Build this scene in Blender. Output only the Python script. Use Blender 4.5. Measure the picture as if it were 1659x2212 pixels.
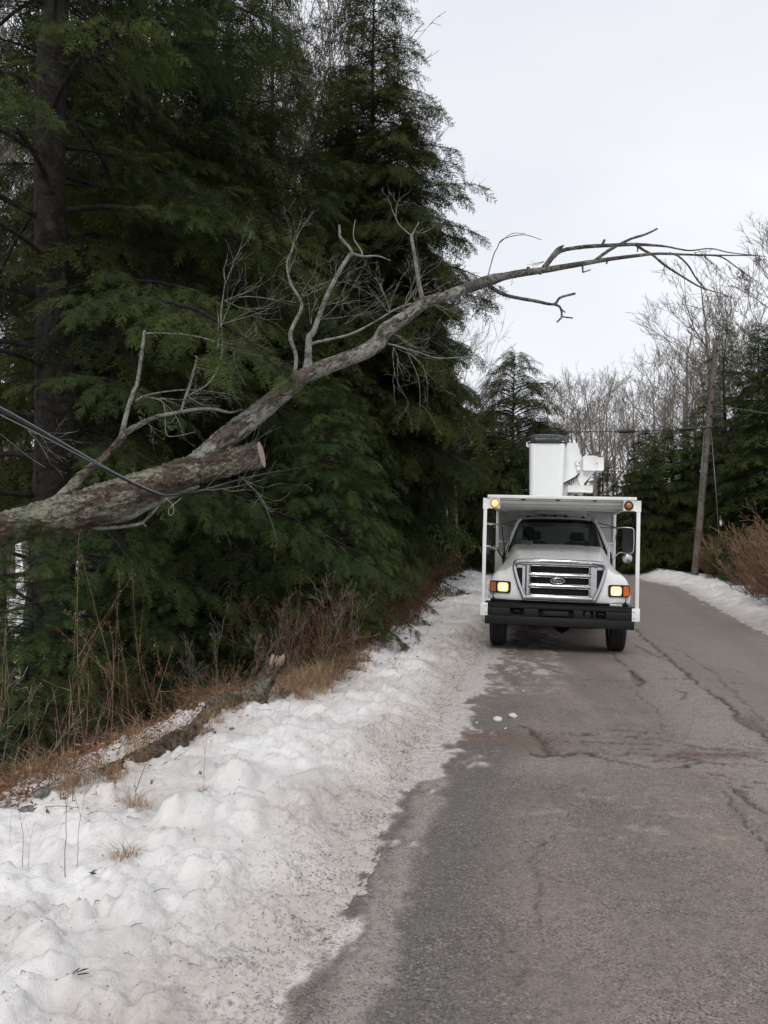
import bpy, math, random
import numpy as np
from mathutils import Vector, Matrix, Euler

for _o in list(bpy.data.objects):
    bpy.data.objects.remove(_o)
scene = bpy.context.scene
COL = scene.collection
R = math.radians

# ------------------------------------------------------------------ camera, sky, sun, exposure
EYE = Vector((0, 0, 1.7))
PITCH, ROLL = 2.35, 1.0
FPX = 1790.0                      # focal length, for a frame 1659 wide and 2212 high
cam_d = bpy.data.cameras.new('camera')
cam = bpy.data.objects.new('camera', cam_d)
COL.objects.link(cam)
scene.camera = cam
cam_d.sensor_fit = 'VERTICAL'
cam_d.sensor_height = 36.0
cam_d.sensor_width = 27.0
cam_d.lens = 36.0 * FPX / 2212.0
cam_d.clip_start = 0.05
cam_d.clip_end = 3000
CAM_ROT = Matrix.Rotation(R(90 + PITCH), 3, 'X') @ Matrix.Rotation(R(ROLL), 3, 'Z')
cam.location = EYE
cam.rotation_euler = CAM_ROT.to_euler()

world = bpy.data.worlds.new('World')
scene.world = world
world.use_nodes = True
wn = world.node_tree
wn.nodes.clear()
SUN_EL, SUN_AZ = 42.0, 192.0       # azimuth clockwise from +Y: high, behind the photographer
def wnode(t, **k):
    n = wn.nodes.new(t)
    for a, b in k.items():
        setattr(n, a, b)
    return n
sky = wnode('ShaderNodeTexSky', sky_type='NISHITA', sun_disc=False, sun_elevation=R(SUN_EL), sun_rotation=R(SUN_AZ))
sky.air_density = 1.0
sky.dust_density = 4.0
skys = wnode('ShaderNodeVectorMath', operation='SCALE')
skys.inputs['Scale'].default_value = 0.085
wn.links.new(sky.outputs[0], skys.inputs[0])
tc = wnode('ShaderNodeTexCoord')
mp = wnode('ShaderNodeMapping')
mp.inputs['Scale'].default_value = (1, 1, 2.6)
wn.links.new(tc.outputs['Generated'], mp.inputs[0])
nz = wnode('ShaderNodeTexNoise')
nz.inputs['Scale'].default_value = 1.5
nz.inputs['Detail'].default_value = 4
nz.inputs['Roughness'].default_value = 0.45
wn.links.new(mp.outputs[0], nz.inputs['Vector'])
cr = wnode('ShaderNodeValToRGB')
cr.color_ramp.elements[0].position = 0.32
cr.color_ramp.elements[0].color = (0.70, 0.72, 0.78, 1)
cr.color_ramp.elements[1].position = 0.68
cr.color_ramp.elements[1].color = (0.87, 0.885, 0.92, 1)
wn.links.new(nz.outputs['Fac'], cr.inputs[0])
mx = wnode('ShaderNodeMix', data_type='RGBA')
mx.inputs['Factor'].default_value = 0.90     # the cloud layer over the blue
wn.links.new(skys.outputs[0], mx.inputs['A'])
wn.links.new(cr.outputs[0], mx.inputs['B'])
bg = wnode('ShaderNodeBackground')
bg.inputs['Strength'].default_value = 1.0
wo = wnode('ShaderNodeOutputWorld')
wn.links.new(mx.outputs['Result'], bg.inputs['Color'])
wn.links.new(bg.outputs[0], wo.inputs['Surface'])

sun_d = bpy.data.lights.new('sun', 'SUN')
sun_d.energy = 1.15
sun_d.angle = R(14)
sun_d.color = (1.0, 0.965, 0.92)
sun = bpy.data.objects.new('sun', sun_d)
COL.objects.link(sun)
_sd = Vector((math.sin(R(SUN_AZ)) * math.cos(R(SUN_EL)), math.cos(R(SUN_AZ)) * math.cos(R(SUN_EL)), math.sin(R(SUN_EL))))
sun.rotation_euler = _sd.to_track_quat('Z', 'Y').to_euler()
sun.location = (0, -5, 30)
scene.view_settings.view_transform = 'Standard'
scene.view_settings.look = 'None'
scene.view_settings.exposure = 0.26
scene.view_settings.gamma = 1.0
scene.render.film_transparent = False
scene.cycles.max_bounces = 6
scene.cycles.diffuse_bounces = 3
scene.cycles.glossy_bounces = 4
scene.cycles.transparent_max_bounces = 12
scene.cycles.use_adaptive_sampling = True
scene.cycles.adaptive_threshold = 0.02
try:
    scene.cycles.use_denoising = True
    scene.cycles.denoiser = 'OPENIMAGEDENOISE'
except Exception:
    pass

# ------------------------------------------------------------------ helpers
def P(x, y, D):
    """point at depth D (metres along the view axis) in the photo's line of sight x, y"""
    v = Vector(((x - 829.5) / FPX * D, -(y - 1106.0) / FPX * D, -D))
    return EYE + CAM_ROT @ v
def G(x, y, z=0.0):
    """where that line of sight meets height z"""
    d = CAM_ROT @ Vector(((x - 829.5) / FPX, -(y - 1106.0) / FPX, -1))
    t = (z - EYE.z) / d.z
    return EYE + d * t

def tag(o, label=None, cat=None, group=None, kind=None):
    if label: o['label'] = label
    if cat: o['category'] = cat
    if group: o['group'] = group
    if kind: o['kind'] = kind
    return o
def link(name, me, parent=None):
    o = bpy.data.objects.new(name, me)
    COL.objects.link(o)
    if parent: o.parent = parent
    return o
def empty(name, loc=(0, 0, 0), rz=0.0, label=None, cat=None, group=None):
    o = bpy.data.objects.new(name, None)
    COL.objects.link(o)
    o.location = loc
    o.rotation_euler = (0, 0, rz)
    return tag(o, label, cat, group)
def copy_tree(root, loc, rz=0, sc=1.0, label=None, rot=None):
    r = root.copy(); COL.objects.link(r)
    r.location = loc; r.rotation_euler = rot or (0, 0, rz); r.scale = (sc, sc, sc) if not hasattr(sc, '__len__') else sc
    if label: r['label'] = label
    for ch in list(root.children):
        c = ch.copy(); COL.objects.link(c); c.parent = r
        for g in list(ch.children):
            d = g.copy(); COL.objects.link(d); d.parent = c
    return r

def np_mesh(name, V, faces, smooth=False, attrs=None):
    """faces: list of (N,k) int arrays"""
    me = bpy.data.meshes.new(name)
    V = np.asarray(V, dtype=np.float32)
    me.vertices.add(len(V))
    me.vertices.foreach_set('co', V.ravel())
    nl = sum(f.size for f in faces); nf = sum(len(f) for f in faces)
    me.loops.add(nl); me.polygons.add(nf)
    me.loops.foreach_set('vertex_index', np.concatenate([f.ravel() for f in faces]).astype(np.int32))
    sizes = np.concatenate([np.full(len(f), f.shape[1], dtype=np.int32) for f in faces])
    starts = np.concatenate([[0], np.cumsum(sizes)[:-1]]).astype(np.int32)
    me.polygons.foreach_set('loop_start', starts)
    if smooth:
        me.polygons.foreach_set('use_smooth', np.ones(nf, dtype=bool))
    me.update(calc_edges=True)
    for an, av in (attrs or {}).items():
        a = me.attributes.new(an, 'FLOAT', 'POINT')
        a.data.foreach_set('value', np.asarray(av, dtype=np.float32))
    return me

class Geo:
    def __init__(s):
        s.V = []; s.F = {}; s.n = 0
    def add(s, V, *faces):
        V = np.asarray(V, dtype=np.float64).reshape(-1, 3)
        for f in faces:
            f = np.asarray(f, dtype=np.int64)
            if f.size: s.F.setdefault(f.shape[1], []).append(f + s.n)
        s.V.append(V); s.n += len(V)
        return s
    def box(s, c, size, rot=None):
        x, y, z = np.array(size) / 2
        v = np.array([[a, b, d] for d in (-z, z) for a, b in ((-x, -y), (x, -y), (x, y), (-x, y))])
        if rot is not None: v = v @ np.array(rot).T
        s.add(v + np.array(c), [[3, 2, 1, 0], [4, 5, 6, 7], [0, 1, 5, 4], [1, 2, 6, 5], [2, 3, 7, 6], [3, 0, 4, 7]])
        return s
    def bb(s, x0, x1, y0, y1, z0, z1):
        return s.box(((x0 + x1) / 2, (y0 + y1) / 2, (z0 + z1) / 2), (abs(x1 - x0), abs(y1 - y0), abs(z1 - z0)))
    def prism(s, poly, y0, y1):
        """poly of (x,z), extruded in y"""
        n = len(poly); p = np.array(poly, float)
        a = sum(p[i][0] * p[(i + 1) % n][1] - p[(i + 1) % n][0] * p[i][1] for i in range(n))
        if a < 0: p = p[::-1]
        V = np.concatenate([np.c_[p[:, 0], np.full(n, y0), p[:, 1]], np.c_[p[:, 0], np.full(n, y1), p[:, 1]]])
        i = np.arange(n); j = (i + 1) % n
        s.add(V, np.c_[i, i + n, j + n, j][:, ::-1] * 1, [list(range(n))], [list(range(2 * n - 1, n - 1, -1))])
        return s
    def tube(s, pts, rad, sides=8, caps=True, closed=False, disp=None, squash=None):
        P_ = np.array([tuple(p) for p in pts], float); n = len(P_)
        rad = np.full(n, rad, float) if np.isscalar(rad) else np.array(rad, float)
        T = np.empty_like(P_)
        if closed:
            T = np.roll(P_, -1, 0) - np.roll(P_, 1, 0)
        else:
            T[1:-1] = P_[2:] - P_[:-2]; T[0] = P_[1] - P_[0]; T[-1] = P_[-1] - P_[-2]
        T /= np.linalg.norm(T, axis=1)[:, None] + 1e-12
        ref = np.array([0, 0, 1.0]) if abs(T[0][2]) < 0.9 else np.array([1.0, 0, 0])
        U = np.empty_like(P_); u = np.cross(ref, T[0]); u /= np.linalg.norm(u)
        for i in range(n):
            u = u - T[i] * u.dot(T[i]); u /= np.linalg.norm(u) + 1e-12; U[i] = u
        W = np.cross(T, U)
        a = np.arange(sides) * 2 * math.pi / sides
        rr = np.repeat(rad[:, None], sides, 1)
        if disp is not None: rr = rr * disp(n, sides)
        V = P_[:, None] + rr[..., None] * (np.cos(a)[None, :, None] * U[:, None] + np.sin(a)[None, :, None] * W[:, None])
        if squash: V = V
        i = np.arange(n if closed else n - 1)[:, None]; j = np.arange(sides)[None, :]
        i2 = (i + 1) % n; j2 = (j + 1) % sides
        F = np.stack(np.broadcast_arrays(i * sides + j, i * sides + j2, i2 * sides + j2, i2 * sides + j), -1).reshape(-1, 4)
        fs = [F]
        if caps and not closed and sides > 2:
            fs += [[list(range(sides))[::-1]], [list(range((n - 1) * sides, n * sides))]]
        s.add(V.reshape(-1, 3), *fs)
        return s
    def rod(s, a, b, r, sides=8): return s.tube([a, b], r, sides)
    def disc(s, c, axis, r, t, n=20):
        a = np.array(axis, float); a /= np.linalg.norm(a); c = np.array(c, float)
        return s.tube([c - a * t / 2, c + a * t / 2], r, n)
    def lathe(s, prof, c, axis='x', n=28):
        """prof: list of (r, h) along axis"""
        p = np.array(prof, float); m = len(p); a = np.arange(n) * 2 * math.pi / n
        r = p[:, 0][:, None]; h = np.repeat(p[:, 1][:, None], n, 1)
        c1, s1 = r * np.cos(a), r * np.sin(a)
        V = {'x': np.stack([h, c1, s1], -1), 'y': np.stack([s1, h, c1], -1), 'z': np.stack([c1, s1, h], -1)}[axis]
        i = np.arange(m - 1)[:, None]; j = np.arange(n)[None]; j2 = (j + 1) % n
        F = np.stack(np.broadcast_arrays(i * n + j, i * n + j2, (i + 1) * n + j2, (i + 1) * n + j), -1).reshape(-1, 4)
        s.add(V.reshape(-1, 3) + np.array(c), F)
        return s
    def grid(s, A, close=False):
        """A (n,m,3)"""
        A = np.asarray(A, float); n, m = A.shape[:2]
        i = np.arange(n - 1)[:, None]; j = np.arange(m - 1)[None]
        F = np.stack(np.broadcast_arrays(i * m + j, i * m + j + 1, (i + 1) * m + j + 1, (i + 1) * m + j), -1).reshape(-1, 4)
        s.add(A.reshape(-1, 3), F)
        return s
    def mesh(s, name, smooth=False, attrs=None):
        V = np.concatenate(s.V)
        faces = [np.concatenate(f) for k, f in s.F.items()]
        return np_mesh(name, V, faces, smooth, attrs)
    def build(s, name, mat, parent=None, smooth=False, bevel=0, auto=None, solid=0, subsurf=0):
        me = s.mesh(name, smooth or bool(auto))
        if mat: me.materials.append(mat)
        o = link(name, me, parent)
        if solid:
            m = o.modifiers.new('solid', 'SOLIDIFY'); m.thickness = solid; m.offset = -1
        if bevel:
            m = o.modifiers.new('bevel', 'BEVEL'); m.width = bevel; m.segments = 2; m.limit_method = 'ANGLE'; m.angle_limit = R(40)
            m.harden_normals = False
        if subsurf:
            m = o.modifiers.new('sub', 'SUBSURF'); m.levels = subsurf; m.render_levels = subsurf
        return o

def rrect(cx, cz, w, h, r, n=4):
    pts = []
    for sx, sz, a0 in ((1, 1, 0), (-1, 1, 90), (-1, -1, 180), (1, -1, 270)):
        for k in range(n + 1):
            a = R(a0 + 90 * k / n)
            pts.append((cx + sx * (w / 2 - r) + r * math.cos(a), cz + sz * (h / 2 - r) + r * math.sin(a)))
    return pts

def spline(pts, rad=None, per=6):
    """Catmull-Rom through pts"""
    A = np.array([tuple(p) for p in pts], float); n = len(A)
    if rad is not None: A = np.c_[A, np.array(rad, float)]
    if n < 3:
        t = np.linspace(0, 1, per + 1)[:, None]; out = A[0] * (1 - t) + A[1] * t
    else:
        E = np.vstack([2 * A[0] - A[1], A, 2 * A[-1] - A[-2]]); out = []
        for i in range(1, n):
            p0, p1, p2, p3 = E[i - 1], E[i], E[i + 1], E[i + 2]
            for k in range(per):
                t = k / per
                out.append(0.5 * ((2 * p1) + (-p0 + p2) * t + (2 * p0 - 5 * p1 + 4 * p2 - p3) * t * t + (-p0 + 3 * p1 - 3 * p2 + p3) * t ** 3))
        out.append(A[-1]); out = np.array(out)
    if rad is not None: return out[:, :3], np.maximum(out[:, 3], 1e-4)
    return out

# hash noise
def _h(ix, iy, iz, seed):
    n = (ix.astype(np.int64) * 374761393 + iy.astype(np.int64) * 668265263 + iz.astype(np.int64) * 2147483647 + seed * 1274126177) & 0x7fffffff
    n = ((n ^ (n >> 13)) * 1274126177) & 0x7fffffff
    n = (n ^ (n >> 16))
    return (n & 0xffff) / 65535.0
def vnoise(x, y, z=None, seed=0):
    x = np.asarray(x, float); y = np.asarray(y, float)
    z = np.zeros_like(x) if z is None else np.asarray(z, float)
    x, y, z = np.broadcast_arrays(x, y, z)
    fx, fy, fz = np.floor(x), np.floor(y), np.floor(z)
    u, v, w = x - fx, y - fy, z - fz
    u = u * u * (3 - 2 * u); v = v * v * (3 - 2 * v); w = w * w * (3 - 2 * w)
    ix, iy, iz = fx.astype(np.int64), fy.astype(np.int64), fz.astype(np.int64)
    def L(a, b, t): return a + (b - a) * t
    def q(k): 
        return L(L(_h(ix, iy, iz + k, seed), _h(ix + 1, iy, iz + k, seed), u), L(_h(ix, iy + 1, iz + k, seed), _h(ix + 1, iy + 1, iz + k, seed), u), v)
    if not np.any(z): return q(0)
    return L(q(0), q(1), w)
def worley(x, y, seed=0, jit=0.95):
    x = np.asarray(x, float); y = np.asarray(y, float); ix = np.floor(x).astype(np.int64); iy = np.floor(y).astype(np.int64)
    best = np.full(x.shape, 9.0); bid = np.zeros(x.shape); z = np.zeros_like(ix)
    for dx in (-1, 0, 1):
        for dy in (-1, 0, 1):
            jx_ = ix + dx + 0.5 + jit * (_h(ix + dx, iy + dy, z, seed) - 0.5); jy_ = iy + dy + 0.5 + jit * (_h(ix + dx, iy + dy, z, seed + 7) - 0.5)
            d = np.hypot(x - jx_, y - jy_); m = d < best
            bid = np.where(m, _h(ix + dx, iy + dy, z, seed + 13), bid); best = np.where(m, d, best)
    return best, bid
def fbm(x, y, z=None, seed=0, oct=4, gain=0.5):
    s = 0; a = 1; t = 0
    for o in range(oct):
        s = s + a * vnoise(np.asarray(x) * 2 ** o + 17.3 * o, np.asarray(y) * 2 ** o - 9.1 * o, None if z is None else np.asarray(z) * 2 ** o, seed + o)
        t += a; a *= gain
    return s / t
def sstep(a, b, x):
    t = np.clip((np.asarray(x, float) - a) / (b - a), 0, 1)
    return t * t * (3 - 2 * t)

# ------------------------------------------------------------------ materials
class NB:
    """small node-tree builder"""
    def __init__(s, name):
        s.m = bpy.data.materials.new(name); s.m.use_nodes = True
        s.t = s.m.node_tree; s.t.nodes.clear()
        s.out = s.n('ShaderNodeOutputMaterial')
        s.bsdf = s.n('ShaderNodeBsdfPrincipled')
        s.t.links.new(s.bsdf.outputs[0], s.out.inputs[0])
    def n(s, t, **k):
        x = s.t.nodes.new(t)
        for a, b in k.items(): setattr(x, a, b)
        return x
    def put(s, sock, v):
        if hasattr(v, 'is_linked') or isinstance(v, bpy.types.NodeSocket): s.t.links.new(v, sock)
        elif isinstance(v, (tuple, list)) and len(v) == 3 and sock.type == 'RGBA': sock.default_value = (*v, 1)
        else: sock.default_value = v
    def coord(s, kind='Object', scale=(1, 1, 1)):
        c = s.n('ShaderNodeTexCoord'); m = s.n('ShaderNodeMapping')
        m.inputs['Scale'].default_value = scale
        s.t.links.new(c.outputs[kind], m.inputs[0]); return m.outputs[0]
    def noise(s, vec, scale=5, detail=4, rough=0.5, dist=0, out='Fac'):
        x = s.n('ShaderNodeTexNoise'); s.put(x.inputs['Vector'], vec)
        x.inputs['Scale'].default_value = scale; x.inputs['Detail'].default_value = detail
        x.inputs['Roughness'].default_value = rough; x.inputs['Distortion'].default_value = dist
        return x.outputs[out]
    def vor(s, vec, scale=5, feature='F1', out='Distance', rnd=1.0):
        x = s.n('ShaderNodeTexVoronoi', feature=feature); s.put(x.inputs['Vector'], vec)
        x.inputs['Scale'].default_value = scale; x.inputs['Randomness'].default_value = rnd
        return x.outputs[out]
    def ramp(s, f, stops):
        x = s.n('ShaderNodeValToRGB'); s.put(x.inputs[0], f); e = x.color_ramp.elements
        while len(e) < len(stops): e.new(0.5)
        for el, (p, c) in zip(e, stops):
            el.position = p; el.color = (c, c, c, 1) if np.isscalar(c) else (*c, 1)
        return x.outputs[0]
    def mix(s, f, a, b, blend='MIX'):
        x = s.n('ShaderNodeMix', data_type='RGBA', blend_type=blend)
        s.put(x.inputs['Factor'], f); s.put(x.inputs['A'], a); s.put(x.inputs['B'], b)
        return x.outputs['Result']
    def math(s, op, a, b=0.0, clamp=False):
        x = s.n('ShaderNodeMath', operation=op, use_clamp=clamp); s.put(x.inputs[0], a); s.put(x.inputs[1], b); return x.outputs[0]
    def attr(s, name, out='Fac'):
        x = s.n('ShaderNodeAttribute', attribute_name=name); return x.outputs[out]
    def rnd(s): return s.n('ShaderNodeObjectInfo').outputs['Random']
    def bump(s, h, strength=0.5, dist=0.02, normal=None):
        x = s.n('ShaderNodeBump'); s.put(x.inputs['Height'], h)
        x.inputs['Strength'].default_value = strength; x.inputs['Distance'].default_value = dist
        if normal is not None: s.t.links.new(normal, x.inputs['Normal'])
        return x.outputs[0]
    def set(s, **k):
        for a, b in k.items():
            s.put(s.bsdf.inputs[{'base': 'Base Color', 'rough': 'Roughness', 'metal': 'Metallic', 'normal': 'Normal', 'spec': 'Specular IOR Level', 'coat': 'Coat Weight', 'coatr': 'Coat Roughness',
                    'emit': 'Emission Color', 'emits': 'Emission Strength', 'trans': 'Transmission Weight', 'ior': 'IOR', 'alpha': 'Alpha', 'sheen': 'Sheen Weight'}[a]], b)
        return s.m

def simple(name, col, rough=0.5, metal=0.0, var=0.12, scale=6.0, bump=0.0, bscale=60, coat=0.0, spec=0.5):
    b = NB(name); c = b.coord('Object')
    n = b.noise(c, scale, 5, 0.6)
    dark = tuple(x * (1 - var) for x in col); lite = tuple(min(1, x * (1 + var)) for x in col)
    k = dict(base=b.mix(n, dark, lite), rough=b.ramp(b.noise(c, scale * 2.3, 3), [(0.3, max(0, rough - 0.06)), (0.7, min(1, rough + 0.08))]), metal=metal, coat=coat, spec=spec)
    if bump: k['normal'] = b.bump(b.noise(c, bscale, 3), bump, 0.004)
    return b.set(**k)
M = {}
def white_paint():
    b = NB('white_paint'); c = b.coord('Object')
    g = b.noise(c, 3.0, 6, 0.65)
    sep = b.n('ShaderNodeSeparateXYZ'); b.t.links.new(c, sep.inputs[0])
    low = b.ramp(sep.outputs['Z'], [(0.0, 1.0), (1.0, 0.0)])
    dirt = b.math('MULTIPLY', b.ramp(g, [(0.42, 0.0), (0.75, 1.0)]), 0.42)
    return b.set(base=b.mix(dirt, (0.80, 0.81, 0.80), (0.56, 0.53, 0.49)), rough=b.ramp(g, [(0.3, 0.24), (0.8, 0.42)]), coat=0.35, spec=0.5,
                 normal=b.bump(b.noise(c, 2.2, 2), 0.05, 0.02))
M['white'] = white_paint()
M['white_dull'] = simple('white_steel', (0.66, 0.655, 0.63), 0.5, 0, 0.14, 4.0, 0.1)
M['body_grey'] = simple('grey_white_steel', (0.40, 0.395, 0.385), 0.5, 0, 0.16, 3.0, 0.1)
M['fiberglass'] = simple('white_fibreglass', (0.78, 0.80, 0.79), 0.33, 0, 0.05, 2.0, 0.04, 40, coat=0.2)
M['black'] = simple('black_steel', (0.009, 0.0095, 0.010), 0.5, 0, 0.5, 5.0, 0.15, 90, spec=0.25)
M['plastic'] = simple('black_plastic', (0.012, 0.012, 0.013), 0.5, 0, 0.3, 8.0, 0.1, spec=0.3)
M['void'] = simple('dark_interior', (0.009, 0.010, 0.011), 0.8, 0, 0.3, spec=0.2)
M['seat'] = simple('seat_cloth', (0.03, 0.032, 0.034), 0.9, 0, 0.3, 12)
M['trim'] = simple('grey_cab_lining', (0.13, 0.14, 0.14), 0.8, 0, 0.2, 4)
M['chrome'] = simple('chrome', (0.50, 0.50, 0.51), 0.12, 1.0, 0.25, 7.0, 0.10, 8)
M['steel'] = simple('bare_steel', (0.45, 0.45, 0.44), 0.38, 0.9, 0.2, 9)
M['mirror'] = simple('mirror_glass', (0.7, 0.7, 0.7), 0.03, 1.0, 0.02)
M['rubber'] = simple('tyre_rubber', (0.022, 0.021, 0.02), 0.78, 0, 0.35, 14, 0.5, 120)
M['amber'] = simple('amber_lens', (0.62, 0.13, 0.02), 0.22, 0, 0.15, 20, 0.3, 130, coat=0.5)
M['amber_dull'] = simple('unlit_amber_lens', (0.34, 0.11, 0.03), 0.3, 0, 0.2, 20, 0.3, 130, coat=0.4)
M['vinyl'] = simple('black_vinyl', (0.022, 0.025, 0.026), 0.4, 0, 0.4, 12, 0.5, 30)
M['paper'] = simple('white_card', (0.82, 0.84, 0.82), 0.7, 0, 0.06)
M['green'] = simple('lime_cloth', (0.16, 0.62, 0.06), 0.8, 0, 0.2)
M['orange_red'] = simple('orange_bracket', (0.3, 0.06, 0.02), 0.5, 0, 0.2)
def lamp_mat(name, inner, outer, s):
    b = NB(name); c = b.coord('Object')
    v = b.vor(c, 26, out='Distance')
    col = b.mix(b.ramp(v, [(0.0, 1.0), (0.55, 0.0)]), outer, inner)
    return b.set(base=(0.8, 0.6, 0.3), rough=0.2, emit=col, emits=s)
M['headlamp'] = lamp_mat('lit_headlamp', (1.0, 0.72, 0.34), (1.0, 0.52, 0.16), 0.85)
M['headlamp_core'] = lamp_mat('lit_headlamp_core', (1.0, 0.93, 0.68), (1.0, 0.86, 0.50), 1.5)
M['beacon'] = lamp_mat('lit_amber_flasher', (1.0, 0.72, 0.22), (1.0, 0.50, 0.07), 1.7)
def glassm():
    b = NB('windscreen_glass'); t = b.t
    tr = b.n('ShaderNodeBsdfTransparent'); tr.inputs[0].default_value = (0.74, 0.80, 0.78, 1)
    gl = b.n('ShaderNodeBsdfGlossy'); gl.inputs['Roughness'].default_value = 0.03; gl.inputs['Color'].default_value = (0.8, 0.85, 0.85, 1)
    fr = b.n('ShaderNodeFresnel'); fr.inputs[0].default_value = 1.42
    ms = b.n('ShaderNodeMixShader'); t.links.new(fr.outputs[0], ms.inputs[0]); t.links.new(tr.outputs[0], ms.inputs[1]); t.links.new(gl.outputs[0], ms.inputs[2])
    t.links.new(ms.outputs[0], b.out.inputs[0]); t.nodes.remove(b.bsdf)
    return b.m
M['glass'] = glassm()

def bark(name, c1, c2, lichen=None, sc=1.0, amt=0.5, red=None, bs=0.8, along=None):
    b = NB(name); c = b.coord('Object', (1, 1, 1))
    if along:
        mp_ = c.node; mp_.vector_type = 'TEXTURE'; mp_.inputs['Rotation'].default_value = along; mp_.inputs['Scale'].default_value = (2.6, 1, 1)
    n1 = b.noise(c, 34 * sc, 7, 0.72, 0.8)
    n2 = b.noise(c, 7 * sc, 4, 0.6)
    col = b.mix(b.ramp(n1, [(0.35, 0.0), (0.62, 1.0)]), c1, c2)
    if red: col = b.mix(b.ramp(n2, [(0.46, 0.0), (0.6, 0.75)]), col, red)
    if lichen:
        l1 = b.noise(c, 26 * sc, 8, 0.78, 0.5)
        l2 = b.noise(c, 4.2 * sc, 3, 0.55)
        f = b.ramp(b.math('ADD', b.math('MULTIPLY', l1, 0.55), b.math('MULTIPLY', l2, 0.45)), [(0.56 - 0.14 * amt, 0.0), (0.585 - 0.14 * amt, 0.95)])
        lc = b.mix(b.noise(c, 40 * sc, 2), lichen, tuple(x * 0.55 for x in lichen))
        col = b.mix(f, col, lc)
    n4 = b.noise(c, 15 * sc, 6, 0.75, 1.2)
    col = b.mix(b.math('MULTIPLY', b.ramp(n4, [(0.36, 1.0), (0.47, 0.0)]), 0.75), col, tuple(x * 0.55 for x in c1))
    h = b.math('ADD', n1, b.math('MULTIPLY', b.ramp(n4, [(0.34, 0.0), (0.5, 1.0)]), 0.8))
    return b.set(base=col, rough=0.92, spec=0.15, normal=b.bump(h, bs, 0.02))
M['bark_fallen'] = bark('lichen_bark', (0.035, 0.026, 0.021), (0.17, 0.135, 0.105), (0.33, 0.33, 0.25), 1.25, 0.42, (0.10, 0.075, 0.052), 1.0, (0, R(-13), R(20)))
M['bark_upper'] = bark('lichen_limb_bark', (0.04, 0.034, 0.03), (0.17, 0.15, 0.125), (0.37, 0.37, 0.315), 1.2, 0.50, (0.11, 0.08, 0.062), 1.0, (0, R(-35), R(18)))
M['bark_limb'] = bark('grey_limb_bark', (0.07, 0.062, 0.055), (0.21, 0.195, 0.17), (0.36, 0.36, 0.315), 1.6, 0.7)
M['bark_tip'] = bark('dark_twig_bark', (0.045, 0.04, 0.038), (0.12, 0.108, 0.10), (0.25, 0.25, 0.23), 1.2, 0.35)
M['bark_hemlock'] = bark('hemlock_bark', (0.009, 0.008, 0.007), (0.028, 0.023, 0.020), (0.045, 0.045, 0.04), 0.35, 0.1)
M['bark_bare'] = bark('bare_tree_bark', (0.085, 0.072, 0.06), (0.19, 0.165, 0.14), (0.24, 0.225, 0.20), 0.25, 0.3)
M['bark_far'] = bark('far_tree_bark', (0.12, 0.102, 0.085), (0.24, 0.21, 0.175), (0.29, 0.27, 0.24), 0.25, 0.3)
M['bark_birch'] = bark('pale_birch_bark', (0.22, 0.20, 0.17), (0.42, 0.39, 0.34), (0.5, 0.48, 0.42), 0.3, 0.4)
M['twig_red'] = bark('red_brown_twigs', (0.075, 0.036, 0.026), (0.17, 0.085, 0.06), None, 0.4)
M['twig_tan'] = bark('tan_twigs', (0.14, 0.085, 0.055), (0.30, 0.19, 0.125), None, 0.4)
M['twig_grey'] = bark('grey_twigs', (0.12, 0.10, 0.085), (0.27, 0.23, 0.19), None, 0.4)
M['pole'] = bark('pole_wood', (0.075, 0.058, 0.05), (0.16, 0.13, 0.115), (0.22, 0.20, 0.18), 0.3, 0.4, None, 0.4)
def cutwood():
    b = NB('fresh_cut_wood'); c = b.coord('Object')
    w = b.n('ShaderNodeTexNoise'); b.put(w.inputs['Vector'], c); w.inputs['Scale'].default_value = 40; w.inputs['Detail'].default_value = 5
    rg_ = b.math('SINE', b.math('ADD', b.math('MULTIPLY', b.attr('rad'), 60.0), b.math('MULTIPLY', w.outputs['Fac'], 7.0)))
    return b.set(base=b.mix(b.ramp(b.math('ADD', b.math('MULTIPLY', w.outputs['Fac'], 0.75), b.math('MULTIPLY', rg_, 0.13)), [(0.35, 0.0), (0.65, 1.0)]), (0.30, 0.22, 0.16), (0.52, 0.43, 0.33)), rough=0.85, normal=b.bump(w.outputs['Fac'], 0.4, 0.004))
M['cut'] = cutwood()
def leafmat(name, a, b_, c_, sc=0.35, trans=0.25):
    b = NB(name); co = b.coord('Object')
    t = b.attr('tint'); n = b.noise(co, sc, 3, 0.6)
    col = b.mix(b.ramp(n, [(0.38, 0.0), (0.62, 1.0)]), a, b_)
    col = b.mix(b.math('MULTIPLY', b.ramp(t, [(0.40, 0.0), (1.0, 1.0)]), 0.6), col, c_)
    hs = b.n('ShaderNodeHueSaturation'); b.put(hs.inputs['Color'], col)
    b.put(hs.inputs['Value'], b.math('ADD', b.math('MULTIPLY', b.rnd(), 0.5), 0.75))
    b.put(hs.inputs['Hue'], b.math('ADD', b.math('MULTIPLY', b.rnd(), 0.03), 0.478))
    b.set(base=hs.outputs[0], rough=0.75, spec=0.08)
    if trans:
        tl = b.n('ShaderNodeBsdfTranslucent'); b.t.links.new(hs.outputs[0], tl.inputs[0])
        ms = b.n('ShaderNodeMixShader'); ms.inputs[0].default_value = trans
        b.t.links.new(b.bsdf.outputs[0], ms.inputs[1]); b.t.links.new(tl.outputs[0], ms.inputs[2]); b.t.links.new(ms.outputs[0], b.out.inputs[0])
    return b.m
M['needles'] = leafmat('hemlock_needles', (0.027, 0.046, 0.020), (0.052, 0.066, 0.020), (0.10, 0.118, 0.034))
M['needles_light'] = leafmat('young_hemlock_needles', (0.032, 0.064, 0.026), (0.060, 0.082, 0.025), (0.125, 0.15, 0.044))
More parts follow.
